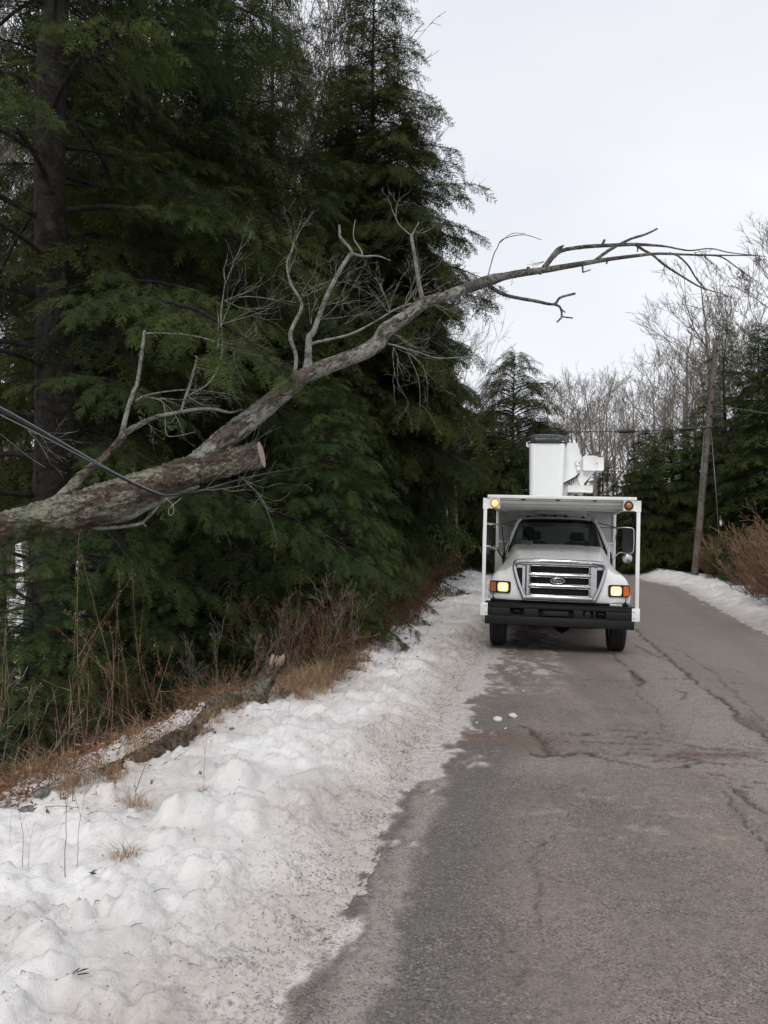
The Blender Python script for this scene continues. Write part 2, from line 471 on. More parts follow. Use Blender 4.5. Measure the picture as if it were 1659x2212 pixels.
M['broadleaf'] = leafmat('laurel_leaves', (0.055, 0.082, 0.030), (0.10, 0.115, 0.045), (0.16, 0.17, 0.09), 2.0)
M['grass'] = leafmat('dry_straw', (0.22, 0.14, 0.08), (0.34, 0.235, 0.14), (0.46, 0.35, 0.23), 3.0, 0.15)
M['deadleaf'] = leafmat('dead_leaves', (0.14, 0.07, 0.038), (0.27, 0.155, 0.085), (0.36, 0.24, 0.15), 5.0, 0.1)
M['cable'] = simple('black_cable', (0.010, 0.011, 0.013), 0.45, 0.0, 0.3, 20)
M['wire'] = simple('grey_strand_wire', (0.22, 0.23, 0.24), 0.4, 0.6, 0.2, 20)
M['bark_log'] = bark('rotten_bark', (0.03, 0.022, 0.017), (0.15, 0.115, 0.085), (0.22, 0.215, 0.165), 1.0, 0.35, (0.11, 0.075, 0.05), 1.0)
M['stone'] = bark('field_stone', (0.10, 0.095, 0.088), (0.24, 0.23, 0.21), (0.30, 0.30, 0.25), 0.5, 0.4, None, 0.6)
M['bluecan'] = simple('blue_tin', (0.03, 0.06, 0.25), 0.35, 0.5, 0.2)
# ------------------------------------------------------------------ ground, road, snow banks
def curve_x(pts):
    ys = np.array([p[1] for p in pts]); xs = np.array([p[0] for p in pts])
    o = np.argsort(ys); ys, xs = ys[o], xs[o]
    def f(y):
        y = np.asarray(y, float)
        r = np.interp(y, ys, xs)
        s0 = (xs[1] - xs[0]) / (ys[1] - ys[0]); s1 = (xs[-1] - xs[-2]) / (ys[-1] - ys[-2])
        r = np.where(y < ys[0], xs[0] + (y - ys[0]) * s0, r)
        return np.where(y > ys[-1], xs[-1] + (y - ys[-1]) * s1, r)
    return f
_l = [G(590, 2300), G(655, 2150), G(760, 1930), G(850, 1760), G(925, 1620), G(985, 1510), G(1030, 1440)]
_l = [(p.x, p.y) for p in _l] + [(3.15, 20), (5.5, 32), (8.7, 50), (13.6, 72), (24.6, 118), (45, 200)]
road_l = curve_x(_l)
_r = [G(1659, 1372), G(1560, 1320), G(1471, 1278)]
_r = [(p.x, p.y) for p in _r] + [(12.5, 39.6), (14.4, 50), (19.4, 72), (30.4, 118), (51, 200)]
road_r = curve_x(_r)
_b = [G(-60, 1830), G(60, 1775), G(200, 1695), G(330, 1632), G(430, 1585), G(520, 1540), G(640, 1515), G(745, 1485), G(800, 1430), G(860, 1378)]
_b = [(p.x, p.y) for p in _b] + [(1.0, 23), (3.2, 34), (6.4, 51), (11.3, 73), (22.2, 119), (42.5, 200)]
bank_l = curve_x(_b)
PRINT_LAYOUT = [round(float(v), 2) for v in (*road_l([3, 7, 14, 30]), *bank_l([3, 7, 14, 30]), *road_r([15, 30]))]
print('layout', PRINT_LAYOUT)

def rise(y):
    t = np.clip((np.asarray(y, float) - 20) / 14, 0, 1)
    return np.where(np.asarray(y) > 34, 0.021 * (np.clip(y, 0, 150) - 27), 0.021 * 7 * t * t)
def lhill(y): return 0.62 * sstep(19, 33, y)
def terrain(x, y):
    x = np.asarray(x, float); y = np.asarray(y, float)
    b = bank_l(y); rr = road_r(y)
    d = b - x                               # metres beyond the bank's lip, to the left
    drop = -0.02 - 2.3 * sstep(0.0, 3.6, d) + 0.28 * (fbm(x * 0.5, y * 0.5, seed=3) - 0.5) * sstep(0, 1.5, d) - 0.02 * np.clip(d - 4, 0, 60) * 0
    drop = drop + lhill(y) + 1.6 * sstep(30, 90, d) + 8 * sstep(90, 260, d)
    e = x - rr
    right = -0.05 + 0.25 * sstep(0.2, 2.0, e) + 0.035 * np.clip(e - 2, 0, 60) + 0.3 * (fbm(x * 0.4, y * 0.4, seed=8) - 0.5) * sstep(1, 3, e) + 6 * sstep(60, 220, e)
    mid = np.full_like(x, -0.06)
    z = np.where(d > 0, drop, np.where(e > 0, right, mid))
    far = sstep(150, 380, y)
    return z + far * 4 + rise(y)
def tz(x, y): return float(terrain(np.array([x]), np.array([y]))[0])

def ground_mat():
    b = NB('forest_floor_snow'); c = b.coord('Object')
    n = b.noise(c, 0.9, 6, 0.68); n2 = b.noise(c, 9, 6, 0.7); n3 = b.noise(c, 2.6, 5, 0.65)
    litter = b.mix(n2, (0.045, 0.028, 0.018), (0.17, 0.105, 0.068))
    litter = b.mix(b.ramp(b.noise(c, 30, 3), [(0.5, 0.0), (0.62, 0.6)]), litter, (0.26, 0.18, 0.12))
    snow = b.mix(n2, (0.70, 0.71, 0.72), (0.82, 0.82, 0.82))
    f = b.ramp(b.math('ADD', b.math('MULTIPLY', n, 0.6), b.math('MULTIPLY', n3, 0.4)), [(0.40, 0.0), (0.48, 1.0)])
    f = b.math('MULTIPLY', f, b.attr('snow'))
    return b.set(base=b.mix(f, litter, snow), rough=0.9, spec=0.2, normal=b.bump(b.math('ADD', n2, n3), 0.8, 0.06))
def warp(n, lo, hi, c, w):
    t = np.linspace(-1, 1, n); s = np.sinh(t * w) / math.sinh(w)
    return np.where(s < 0, c + s * (c - lo), c + s * (hi - c))
gx = warp(240, -260, 300, 0, 4.2); gy = np.concatenate([np.linspace(-40, 1, 14)[:-1], np.geomspace(1, 900, 260)])
GX, GY = np.meshgrid(gx, gy)
GZ = terrain(GX, GY)
_d = bank_l(GY) - GX
snowa = np.where(_d > 0, sstep(0.8, 2.4, _d), 1.0)
g = Geo().grid(np.stack([GX, GY, GZ], -1))
go = link('ground', g.mesh('ground', True, {'snow': snowa.ravel()}))
go.data.materials.append(ground_mat()); tag(go, kind='structure')

# --- road sheet in near-square cells that grow with distance
ry = [2.0]
while ry[-1] < 210: ry.append(ry[-1] * 1.0062 + 0.0015)
ry = np.concatenate([[-4.0, 0.0, 1.2], np.array(ry)])
NU = 330
U = np.linspace(0, 1, NU)[None, :]
YY = np.repeat(ry[:, None], NU, 1)
L0 = road_l(ry)[:, None] - 0.75; R0 = road_r(ry)[:, None] + 0.5
XX = L0 + (R0 - L0) * U
dl = XX - road_l(ry)[:, None]; dr = road_r(ry)[:, None] - XX
def polydist(X, Y, pts):
    best = np.full(X.shape, 9.0)
    for (a, b) in zip(pts[:-1], pts[1:]):
        ax, ay = a.x, a.y; dx, dy = b.x - ax, b.y - ay
        t = np.clip(((X - ax) * dx + (Y - ay) * dy) / (dx * dx + dy * dy + 1e-9), 0, 1)
        best = np.minimum(best, np.hypot(X - ax - t * dx, Y - ay - t * dy))
    return best
def Z7(l): return [G(830 + a * 0.5, 1348 + b * 0.5) for a, b in l]
jx = XX + 0.12 * (fbm(XX * 3, YY * 3, seed=11) - 0.5) + 0.10 * (fbm(XX * 13, YY * 13, seed=12) - 0.5)
jy = YY + 0.30 * (fbm(XX * 2, YY * 2, seed=13) - 0.5) + 0.16 * (fbm(XX * 11, YY * 11, seed=14) - 0.5)
crack = np.zeros_like(XX); hole = np.zeros_like(XX)
wn1 = fbm(XX * 2.2, YY * 1.2, seed=20)
def addcrack(l, w, s=1.0, brk=0.45):
    global crack
    d = polydist(jx, jy, Z7(l)); ww = (w * 0.62 + 0.003) * (0.25 + 1.5 * fbm(XX * 4, YY * 4, seed=int(w * 1000) + 5))
    pix = YY * 0.0012
    f = np.clip(1 - d / (ww + pix), 0, 1) * s * np.clip(ww / (ww + pix * 0.4), 0, 1)
    f = f * sstep(brk - 0.15, brk + 0.1, fbm(XX * 1.7, YY * 1.7, seed=int(w * 777) + len(l)))
    crack = np.maximum(crack, f)
SEAM = [(1085, 20), (1120, 60), (1230, 150), (1330, 235), (1450, 320), (1540, 400), (1620, 460), (1659, 500), (1760, 590), (1900, 720)]
addcrack(SEAM, 0.05, 1.0, 0.25)
addcrack([(600, 440), (640, 450), (690, 500), (700, 540), (690, 560), (760, 572), (860, 555), (930, 580), (1060, 600), (1200, 625), (1290, 620), (1350, 600)], 0.05, 1.0, 0.15)
addcrack([(630, 568), (690, 575), (760, 572)], 0.06, 1.0, 0.1)
for k, l in enumerate([[(650, 455), (1000, 480), (1659, 520)], [(690, 500), (1100, 520), (1700, 560)], [(880, 565), (1300, 560), (1600, 565)],
          [(1350, 640), (1700, 690)], [(930, 600), (1300, 645), (1700, 720)], [(700, 470), (1200, 500), (1700, 600)], [(760, 430), (1300, 490), (1659, 545)],
          [(1200, 560), (1659, 640)], [(1000, 545), (1500, 610)], [(740, 515), (1180, 545)], [(1100, 590), (1659, 600)]]):
    addcrack(l, 0.013 + 0.004 * (k % 3), 0.85, 0.38)
addcrack([(1065, 200), (1085, 225), (1110, 240), (1095, 265)], 0.07, 1.0, 0.0)
addcrack([(985, 125), (1005, 150), (1035, 180)], 0.03, 1.0, 0.0)
addcrack([(1090, 95), (1130, 115), (1210, 155), (1260, 165)], 0.045, 0.9, 0.1)
addcrack([(1230, 236), (1400, 240), (1560, 260)], 0.018, 0.9, 0.1)
addcrack([(1200, 232), (1335, 238)], 0.05, 1.0, 0.0)
addcrack([(1330, 400), (1440, 408), (1560, 412)], 0.015, 0.7, 0.2)
addcrack([(1270, 285), (1310, 300), (1290, 330)], 0.03, 0.8, 0.1)
addcrack([(1500, 700), (1560, 745), (1620, 790), (1700, 830)], 0.05, 0.9, 0.2)
addcrack([(1440, 700), (1520, 800), (1659, 970), (1760, 1090)], 0.016, 0.8, 0.25)
addcrack([(690, 960), (680, 1060), (660, 1180), (655, 1290)], 0.014, 0.55, 0.35)
addcrack([(870, 720), (890, 760), (960, 790)], 0.012, 0.6, 0.2)
addcrack([(780, 265), (1010, 275), (1160, 268)], 0.013, 0.8, 0.2)
addcrack([(1090, 290), (1160, 370), (1230, 470)], 0.012, 0.6, 0.3)
addcrack([(1250, 100), (1420, 210), (1659, 430), (1800, 560)], 0.016, 0.7, 0.25)
# random short surface cracks
_rg = random.Random(5)
for k in range(26):
    y0 = _rg.uniform(3.2, 12); x0 = float(road_l(y0)) + _rg.uniform(0.6, 4.5)
    a = _rg.uniform(0, 3.14); pts = [Vector((x0, y0, 0))]
    for j in range(4):
        a += _rg.uniform(-0.6, 0.6); pts.append(pts[-1] + Vector((math.cos(a), math.sin(a), 0)) * _rg.uniform(0.08, 0.2))
    d = polydist(jx, jy, pts); crack = np.maximum(crack, 0.5 * np.clip(1 - d / (0.007 + YY * 0.001), 0, 1))
d = polydist(XX, YY, Z7([(1545, 395), (1575, 425), (1625, 455)]))
hole = np.maximum(hole, sstep(0.16, 0.02, d + 0.1 * (fbm(XX * 6, YY * 6, seed=31) - 0.5)))
d = polydist(XX, YY, Z7([(650, 470), (690, 520), (720, 545)]))
hole = np.maximum(hole, 0.6 * sstep(0.10, 0.02, d + 0.1 * (fbm(XX * 6, YY * 6, seed=32) - 0.5)))
d = polydist(XX, YY, Z7([(1075, 215), (1098, 255)]))
hole = np.maximum(hole, 0.8 * sstep(0.10, 0.02, d + 0.06 * (fbm(XX * 8, YY * 8, seed=33) - 0.5)))
seamd = polydist(XX, YY, Z7(SEAM) + [Vector((11.2, 50, 0)), Vector((16.2, 72, 0)), Vector((27.2, 118, 0)), Vector((48, 200, 0))])
_c = np.interp(ry, *zip(*sorted([(p.y, p.x) for p in Z7(SEAM)] + [(50, 11.2), (72, 16.2), (118, 27.2), (200, 48)])))
rightlane = sstep(-0.05, 0.08, XX - _c[:, None])
# wear: pale strip along the seam, wheel path; brown stain near the transverse crack
pale = sstep(0.75, 0.1, np.abs(seamd - 0.25) + 0.5 * (fbm(XX * 2, YY * 0.8, seed=41) - 0.5)) * (1 - rightlane) * 0.8
pale = np.maximum(pale, 0.75 * sstep(0.45, 0.05, polydist(XX, YY, Z7([(650, 600), (850, 605)])) + 0.4 * (fbm(XX * 2, YY * 3, seed=42) - 0.5)))
pale = np.maximum(pale, 0.6 * sstep(0.35, 0.05, polydist(XX, YY, Z7([(1000, 600), (1280, 600)])) + 0.4 * (fbm(XX * 2, YY * 3, seed=43) - 0.5)))
pale = np.maximum(pale, 0.5 * sstep(0.45, 0.05, polydist(XX, YY, Z7([(1600, 640), (1500, 610)])) + 0.4 * (fbm(XX * 2, YY * 3, seed=44) - 0.5)))
stain = 0.9 * sstep(0.20, 0.02, polydist(XX, YY, Z7([(1220, 575), (1340, 565), (1480, 568), (1600, 560)])) + 0.22 * (fbm(XX * 5, YY * 5, seed=45) - 0.5))
stain = np.maximum(stain, 0.8 * sstep(0.55, 0.1, polydist(XX, YY, Z7([(430, 490), (600, 500)])) + 0.5 * (fbm(XX * 3, YY * 3, seed=46) - 0.5)))
blue = 0.7 * sstep(0.28, 0.03, polydist(XX, YY, Z7([(1060, 680), (1250, 715)])) + 0.35 * (fbm(XX * 4, YY * 4, seed=47) - 0.5))
dark = sstep(-0.15, 0.1, dl) * sstep(1.0, 0.55, dl + 0.35 * (fbm(XX * 1.3, YY * 0.7, seed=48) - 0.5)) * sstep(13, 6, YY)
dark = np.maximum(dark, 0.7 * sstep(0.5, 0.0, np.abs(dr - 0.75)) * rightlane * sstep(10, 14, YY))
# dried puddle crusts (small pale flakes)
flk = sstep(0.66, 0.74, fbm(XX * 7 , YY * 9, seed=49)) * sstep(0.9, 0.3, polydist(XX, YY, Z7([(950, 800), (1330, 830)])))
pale = np.maximum(pale, flk)
# ice and packed dirty snow left on the asphalt near the edges
en = fbm(XX * 2.4, YY * 1.1, seed=51, oct=5, gain=0.6); en2 = fbm(XX * 9, YY * 5, seed=52, oct=4, gain=0.6)
zw = 0.06 + 0.42 * sstep(4.8, 8.0, YY)
ice = sstep(0.52, 0.66, en * 0.5 + en2 * 0.5 + 0.42 * sstep(zw, -0.22, dl) - 0.30 * sstep(0.0, 0.6, dl - zw))
strip = sstep(0.125, 0.04, np.abs(dl - 0.19 + 0.12 * (fbm(YY * 0.8, YY * 0 + 3, seed=53) - 0.5)) + 0.22 * (en2 - 0.5)) * sstep(0.34, 0.50, fbm(YY * 1.3, YY * 0, seed=54)) * sstep(8, 6.5, YY)
ice = np.maximum(ice, 0.50 * strip) * sstep(1.3, 0.7, dl)
icer = sstep(0.50, 0.64, en * 0.5 + en2 * 0.5 + 0.34 * sstep(0.3, -0.3, dr) - 0.1) * sstep(0.6, 0.2, dr)
ice = np.maximum(ice, icer)
ice = np.maximum(ice, sstep(0.55, 0.7, en * 0.4 + en2 * 0.6 + 0.1) * sstep(1.5, 1.0, dl) * sstep(9, 11, YY) * 0.8)
camber = 0.0
ZZ = -0.018 * crack * np.clip(0.03 / (YY * 0.002 + 0.01), 0, 1) - 0.03 * hole + 0.006 * ice + 0.010 * (fbm(XX * 0.9, YY * 0.9, seed=60) - 0.5)
ZZ = np.where(U > 0.999, -0.05, ZZ); ZZ = np.where(U < 0.001, -0.05, ZZ); ZZ = ZZ + rise(YY)
def road_mat():
    b = NB('worn_asphalt'); c = b.coord('Object')
    v = b.n('ShaderNodeTexVoronoi'); b.put(v.inputs['Vector'], c); v.inputs['Scale'].default_value = 125
    sp = b.n('ShaderNodeSeparateColor'); b.t.links.new(v.outputs['Color'], sp.inputs[0])
    agg = sp.outputs[0]
    v2 = b.n('ShaderNodeTexVoronoi'); b.put(v2.inputs['Vector'], c); v2.inputs['Scale'].default_value = 105
    sp2 = b.n('ShaderNodeSeparateColor'); b.t.links.new(v2.outputs['Color'], sp2.inputs[0])
    n1 = b.noise(c, 1.1, 6, 0.66); n2 = b.noise(c, 14, 6, 0.7); n3 = b.noise(c, 0.35, 3, 0.5)
    base = b.mix(b.ramp(n1, [(0.3, 0.0), (0.7, 1.0)]), (0.168, 0.142, 0.121), (0.275, 0.229, 0.193))
    base = b.mix(b.ramp(n3, [(0.4, 0.0), (0.65, 0.6)]), base, (0.265, 0.215, 0.19))
    
    wpn = b.noise(b.coord('Object', (1.6, 0.12, 1)), 1.0, 5, 0.6)
    base = b.mix(b.math('MULTIPLY', b.ramp(wpn, [(0.40, 1.0), (0.55, 0.0)]), 0.5), base, (0.15, 0.135, 0.125))
    base = b.mix(b.math('MULTIPLY', b.ramp(wpn, [(0.52, 0.0), (0.68, 1.0)]), 0.45), base, (0.32, 0.265, 0.235))
    base = b.mix(b.attr('dark'), base, b.mix(n1, (0.115, 0.105, 0.10), (0.17, 0.152, 0.14)))
    base = b.mix(b.math('MULTIPLY', b.attr('rlane'), 0.65), base, (0.215, 0.19, 0.168))
    base = b.mix(b.math('MULTIPLY', b.attr('pale'), 0.6), base, (0.36, 0.32, 0.28))
    base = b.mix(b.math('MULTIPLY', b.attr('blue'), 0.6), base, (0.19, 0.19, 0.185))
    base = b.mix(b.math('MULTIPLY', b.attr('stain'), 0.85), base, (0.15, 0.095, 0.07))
    # stones: dark gaps, some pale chips
    sm = b.math('MULTIPLY', b.math('SUBTRACT', 1.0, b.math('MULTIPLY', b.attr('rlane'), 0.75)), b.ramp(b.noise(c, 2.3, 5, 0.65), [(0.36, 0.45), (0.62, 1.0)]))
    base = b.mix(b.math('MULTIPLY', b.ramp(agg, [(0.0, 1.0), (0.55, 0.0)]), b.math('MULTIPLY', sm, 0.95)), base, (0.045, 0.039, 0.036))
    base = b.mix(b.math('MULTIPLY', b.ramp(sp2.outputs[1], [(0.72, 0.0), (1.0, 1.0)]), b.math('MULTIPLY', sm, 0.5)), base, (0.46, 0.395, 0.34))
    base = b.mix(b.math('MULTIPLY', b.ramp(n2, [(0.40, 1.0), (0.52, 0.0)]), 0.30), base, (0.08, 0.072, 0.068))
    icec = b.mix(b.ramp(b.attr('ice'), [(0.4, 0.0), (0.9, 1.0)]), b.mix(n2, (0.26, 0.225, 0.195), (0.50, 0.455, 0.415)), b.mix(n2, (0.40, 0.36, 0.335), (0.74, 0.70, 0.68)))
    f = b.math('MULTIPLY', b.attr('ice'), b.ramp(b.math('ADD', b.math('MULTIPLY', n2, 0.6), b.math('MULTIPLY', agg, 0.4)), [(0.30, 0.25), (0.5, 1.0)]))
    base = b.mix(f, base, icec)
    base = b.mix(b.attr('crack'), base, (0.022, 0.018, 0.016))
    base = b.mix(b.math('MULTIPLY', b.attr('hole'), 0.8), base, b.mix(b.ramp(agg, [(0.45, 0.0), (0.55, 1.0)]), (0.05, 0.042, 0.036), (0.20, 0.16, 0.13)))
    h = b.math('ADD', b.math('MULTIPLY', v.outputs['Distance'], -0.6), b.math('MULTIPLY', agg, 0.5))
    return b.set(base=base, rough=b.mix(f, (0.88, 0.88, 0.88), (0.5, 0.5, 0.5)), spec=0.3, normal=b.bump(h, 0.75, 0.006))
g = Geo().grid(np.stack([XX, YY, ZZ], -1))
ro = link('road', g.mesh('road', True, dict(crack=crack.ravel(), hole=hole.ravel(), pale=pale.ravel(), stain=stain.ravel(), blue=blue.ravel(), dark=dark.ravel(), ice=ice.ravel(), rlane=rightlane.ravel())))
ro.data.materials.append(road_mat()); tag(ro, kind='structure')

# --- snow banks
def snow_mat():
    b = NB('plowed_snow'); c = b.coord('Object')
    n = b.noise(c, 7, 6, 0.7); nf = b.noise(c, 45, 4, 0.7); nb = b.noise(c, 1.6, 4, 0.55)
    base = b.mix(b.ramp(nb, [(0.35, 0.0), (0.65, 1.0)]), (0.54, 0.51, 0.49), (0.75, 0.735, 0.725))
    d = b.attr('dirt')
    dd = b.ramp(b.math('ADD', b.math('MULTIPLY', d, 0.9), b.math('MULTIPLY', b.math('SUBTRACT', n, 0.5), 0.9)), [(0.12, 0.0), (0.85, 1.0)])
    base = b.mix(b.math('MULTIPLY', dd, 0.72), base, b.mix(nf, (0.27, 0.225, 0.185), (0.55, 0.49, 0.44)))
    gr = b.ramp(b.math('ADD', b.math('MULTIPLY', nf, 0.55), b.math('MULTIPLY', n, 0.45)), [(0.38, 1.0), (0.50, 0.0)])
    base = b.mix(b.math('MULTIPLY', gr, b.ramp(d, [(0.25, 0.0), (0.9, 0.95)])), base, (0.13, 0.115, 0.10))
    v = b.n('ShaderNodeTexVoronoi'); b.put(v.inputs['Vector'], c); v.inputs['Scale'].default_value = 24
    sp = b.n('ShaderNodeSeparateColor'); b.t.links.new(v.outputs['Color'], sp.inputs[0])
    rad = b.math('MULTIPLY', b.ramp(sp.outputs[0], [(0.60, 0.0), (1.0, 0.13)]), b.ramp(b.noise(c, 1.4, 4, 0.6), [(0.42, 0.1), (0.62, 1.0)]))
    spk = b.math('LESS_THAN', v.outputs['Distance'], rad)
    base = b.mix(b.math('MULTIPLY', spk, 0.85), base, (0.12, 0.10, 0.085))
    h = b.math('ADD', b.math('MULTIPLY', n, 0.8), b.math('MULTIPLY', nf, 0.35))
    b.set(base=base, rough=0.75, spec=0.3, normal=b.bump(h, 0.9, 0.025))
    try:
        b.bsdf.inputs['Subsurface Weight'].default_value = 0.0
    except Exception: pass
    return b.m
M['snow'] = snow_mat()
sy = [1.6]
while sy[-1] < 200: sy.append(sy[-1] * 1.0068 + 0.002)
sy = np.concatenate([[-6, -3, -1, 0, 0.8], np.array(sy)])
NT = 250
T = np.linspace(0, 1, NT)[None, :]
YB = np.repeat(sy[:, None], NT, 1)
rag = 0.10 * (fbm(sy * 2.0, sy * 0, seed=70, oct=5, gain=0.6) - 0.5)
XB0 = bank_l(sy)[:, None] - 0.75; XB1 = road_l(sy)[:, None] + 0.42
XB = XB0 + (XB1 - XB0) * T
ein = road_l(sy)[:, None] - XB          # inside the bank: positive
eo = XB - bank_l(sy)[:, None]
wd = (road_l(sy) - bank_l(sy))[:, None]
hmax = 0.17
zs = -0.055 + 0.062 * sstep(-0.32, 0.12, ein) + hmax * sstep(0.0, 0.85, ein)
big = fbm(XB * 1.6, YB * 1.6, seed=71, oct=3); med = fbm(XB * 5, YB * 5, seed=72, oct=4, gain=0.55); fin = fbm(XB * 20, YB * 20, seed=73, oct=3)
inn = sstep(-0.1, 0.6, ein)
clump = sstep(0.45, 0.8, fbm(XB * 7, YB * 7, seed=74, oct=2))
zs = zs + (0.09 * (big - 0.5) + 0.05 * (med - 0.5) + 0.028 * clump) * (0.12 + 0.88 * inn) + 0.014 * (fin - 0.5)
wx = XB + 0.08 * (fbm(XB * 5, YB * 5, seed=171) - .5); wy_ = YB + 0.08 * (fbm(XB * 5, YB * 5, seed=172) - .5)
for (fr_, am, th, sd_) in ((6.0, 0.042, 0.62, 61), (12, 0.026, 0.45, 62), (26, 0.015, 0.30, 63), (48, 0.008, 0.3, 64)):
    dd_, id_ = worley(wx * fr_, wy_ * fr_ * 0.9, sd_)
    dens_ = sstep(0.42, 0.62, fbm(XB * fr_ * .16, YB * fr_ * .16, seed=sd_ + 100))
    zs = zs + am * np.clip(1 - (dd_ / (0.30 + 0.30 * id_)) ** 3.0, 0, 1) ** 0.6 * (id_ > th) * (0.08 + 0.92 * dens_) * (0.25 + 0.75 * inn)
zs = zs + 0.05 * (fbm(XB * 3.2, YB * 1.4, seed=77, oct=5, gain=0.62) - 0.52) * sstep(0.6, 0.0, ein)
# ploughed ridge running along the inner part
ridge = np.exp(-((ein - 0.42 - 0.12 * np.sin(YB * 1.3)) / 0.10) ** 2)
zs = zs + 0.045 * ridge * sstep(0.3, 0.7, fbm(XB * 4, YB * 4, seed=75)) * sstep(2.5, 4, YB)
zs = zs + (0.030 * (fbm(XB * 34, YB * 30, seed=91, oct=3, gain=.7) - 0.5) + 0.03 * (fbm(XB * 9, YB * 7, seed=92, oct=4, gain=.7) - 0.5)) * np.exp(-((ein + 0.02) / 0.16) ** 2)
# lumps
_rg = np.random.default_rng(8)
lum = []
for (px, py, r) in [(408, 1790, 0.155), (228, 1838, 0.11), (245, 1745, 0.14), (508, 1700, 0.15), (300, 1985, 0.12), (350, 1868, 0.05), (320, 1878, 0.04), (800, 1640, 0.16), (750, 1620, 0.12), (620, 1605, 0.15), (560, 1550, 0.10), (545, 1540, 0.10), (530, 1560, 0.07), (460, 1615, 0.12), (680, 1545, 0.12), (590, 1545, 0.08), (820, 1530, 0.1), (790, 1460, 0.12), (330, 2160, 0.07), (420, 1900, 0.08), (85, 2080, 0.10), (980, 1410, .12), (900, 1470, .12)]:
    p = G(px, py, 0.13); lum.append((p.x, p.y, r, 0.75))
for k in range(160):
    y = 1.9 + 26 * _rg.random() ** 1.7; e = _rg.random(); w = float(road_l(y) - bank_l(y))
    x = float(bank_l(y)) + w * (0.05 + 0.80 * e)
    lum.append((x, y, (0.02 + 0.075 * _rg.random() ** 2.2) * (1 + y * 0.03), 0.5 + 0.4 * _rg.random()))
for (x, y, r, q) in lum:
    i0, i1 = np.searchsorted(sy, [y - r * 1.6, y + r * 1.6])
    if i1 <= i0: continue
    xx = XB[i0:i1]; yy = YB[i0:i1]
    wob = 1 + 0.35 * (vnoise(xx * 18, yy * 18, seed=int(r * 9999) % 97) - 0.5)
    rr_ = np.hypot(xx - x, yy - y) / (r * wob)
    cap = (np.clip(1 - rr_ ** 2.4, 0, 1)) ** 0.55 * r * q * (0.62 if r > 0.05 else 0.8)
    zs[i0:i1] = zs[i0:i1] + cap
# footprints
for k in range(26):
    y = 2.6 + 12 * _rg.random(); w = float(road_l(y) - bank_l(y)); x = float(bank_l(y)) + w * (0.2 + 0.6 * _rg.random())
    a = _rg.random() * 3.1; i0, i1 = np.searchsorted(sy, [y - 0.3, y + 0.3])
    dx = XB[i0:i1] - x; dy = YB[i0:i1] - y
    q = ((dx * math.cos(a) + dy * math.sin(a)) / 0.17) ** 2 + ((-dx * math.sin(a) + dy * math.cos(a)) / 0.07) ** 2
    zs[i0:i1] -= 0.045 * np.exp(-q ** 1.5) - 0.012 * np.exp(-((q - 1.6) / 0.5) ** 2)
zs = zs + rise(YB) + lhill(YB) * sstep(0.2, 1.9, ein)
tb = terrain(XB, YB)
over = sstep(0.05, -0.55, eo)
zs = zs * (1 - over) + (tb - 0.16) * over + 0.10 * (med - 0.5) * over
zs = zs + 0.05 * sstep(0.5, 0.0, eo) * (1 - over)
edirt = np.clip(1.05 - (ein + 0.05) / 0.95, 0, 1) + 0.40 * sstep(0.55, 0.75, fbm(XB * 1.1, YB * 0.7, seed=76)) * sstep(1.6, 0.5, ein) + 0.8 * over + .25 * sstep(9, 14, YB) * sstep(1.0, .3, ein)
def bank_field_z(x, y):
    i = min(max(int(np.searchsorted(sy, y)), 0), len(sy) - 1); j = int(np.clip(round((x - XB[i, 0]) / (XB[i, -1] - XB[i, 0]) * (NT - 1)), 0, NT - 1))
    return float(zs[i, j])
def lz(x, y):
    """height of whatever is on top here, left side"""
    b = float(bank_l(y)); 
    if x < b - 0.72: return tz(x, y)
    if x < float(road_l(y)) + 0.1: return max(tz(x, y), bank_field_z(x, y))
    return float(rise(y))
g = Geo().grid(np.stack([XB, YB, zs], -1))
sb = link('snow_bank', g.mesh('snow_bank', True, dict(dirt=edirt.ravel())))
sb.data.materials.append(M['snow']); tag(sb, kind='structure')
# right bank
sy2 = np.concatenate([[4, 6, 8], np.geomspace(10, 200, 330)]); NT2 = 110
T2 = np.linspace(0, 1, NT2)[None, :]; Y2 = np.repeat(sy2[:, None], NT2, 1)
W2F = lambda y: np.interp(y, [0, 15, 22, 30, 40, 80], [1.0, 1.0, 1.2, 1.7, 2.6, 4])
W2 = W2F(sy2)[:, None]
e2 = -0.5 + (W2 + 0.9) * T2; X2 = road_r(sy2)[:, None] + e2
z2 = -0.055 + 0.062 * sstep(-0.25, 0.05, e2) + 0.30 * sstep(0.0, 1.5, e2) + 0.18 * (fbm(X2 * 1.8, Y2 * 1.2, seed=81) - 0.5) * sstep(0, 0.8, e2) + 0.07 * (fbm(X2 * 6, Y2 * 5, seed=82) - 0.5) + 0.05 * sstep(.55, .8, fbm(X2 * 5, Y2 * 4, seed=85)) * sstep(0.3, 1, e2)
z2 = z2 + 0.05 * (fbm(X2 * 2.5, Y2 * 1.2, seed=83, oct=5, gain=0.6) - 0.5) * sstep(0.8, 0, e2)
ov = sstep(W2 - 0.5, W2 + 0.35, e2); z2 = z2 + rise(Y2); z2 = z2 * (1 - ov) + (terrain(X2, Y2) - 0.25) * ov
d2 = np.clip(1.1 - (e2 + 0.1) / 0.85, 0, 1) + 0.6 * ov + 0.9 * sstep(0.60, 0.70, fbm(X2 * 1.5, Y2 * 0.5, seed=84)) * sstep(30, 45, Y2)
g = Geo().grid(np.stack([X2, Y2, z2], -1)[:, ::1])
sb2 = link('snow_bank', g.mesh('snow_bank_far_side', True, dict(dirt=d2.ravel())))
sb2.data.materials.append(M['snow']); tag(sb2, kind='structure')
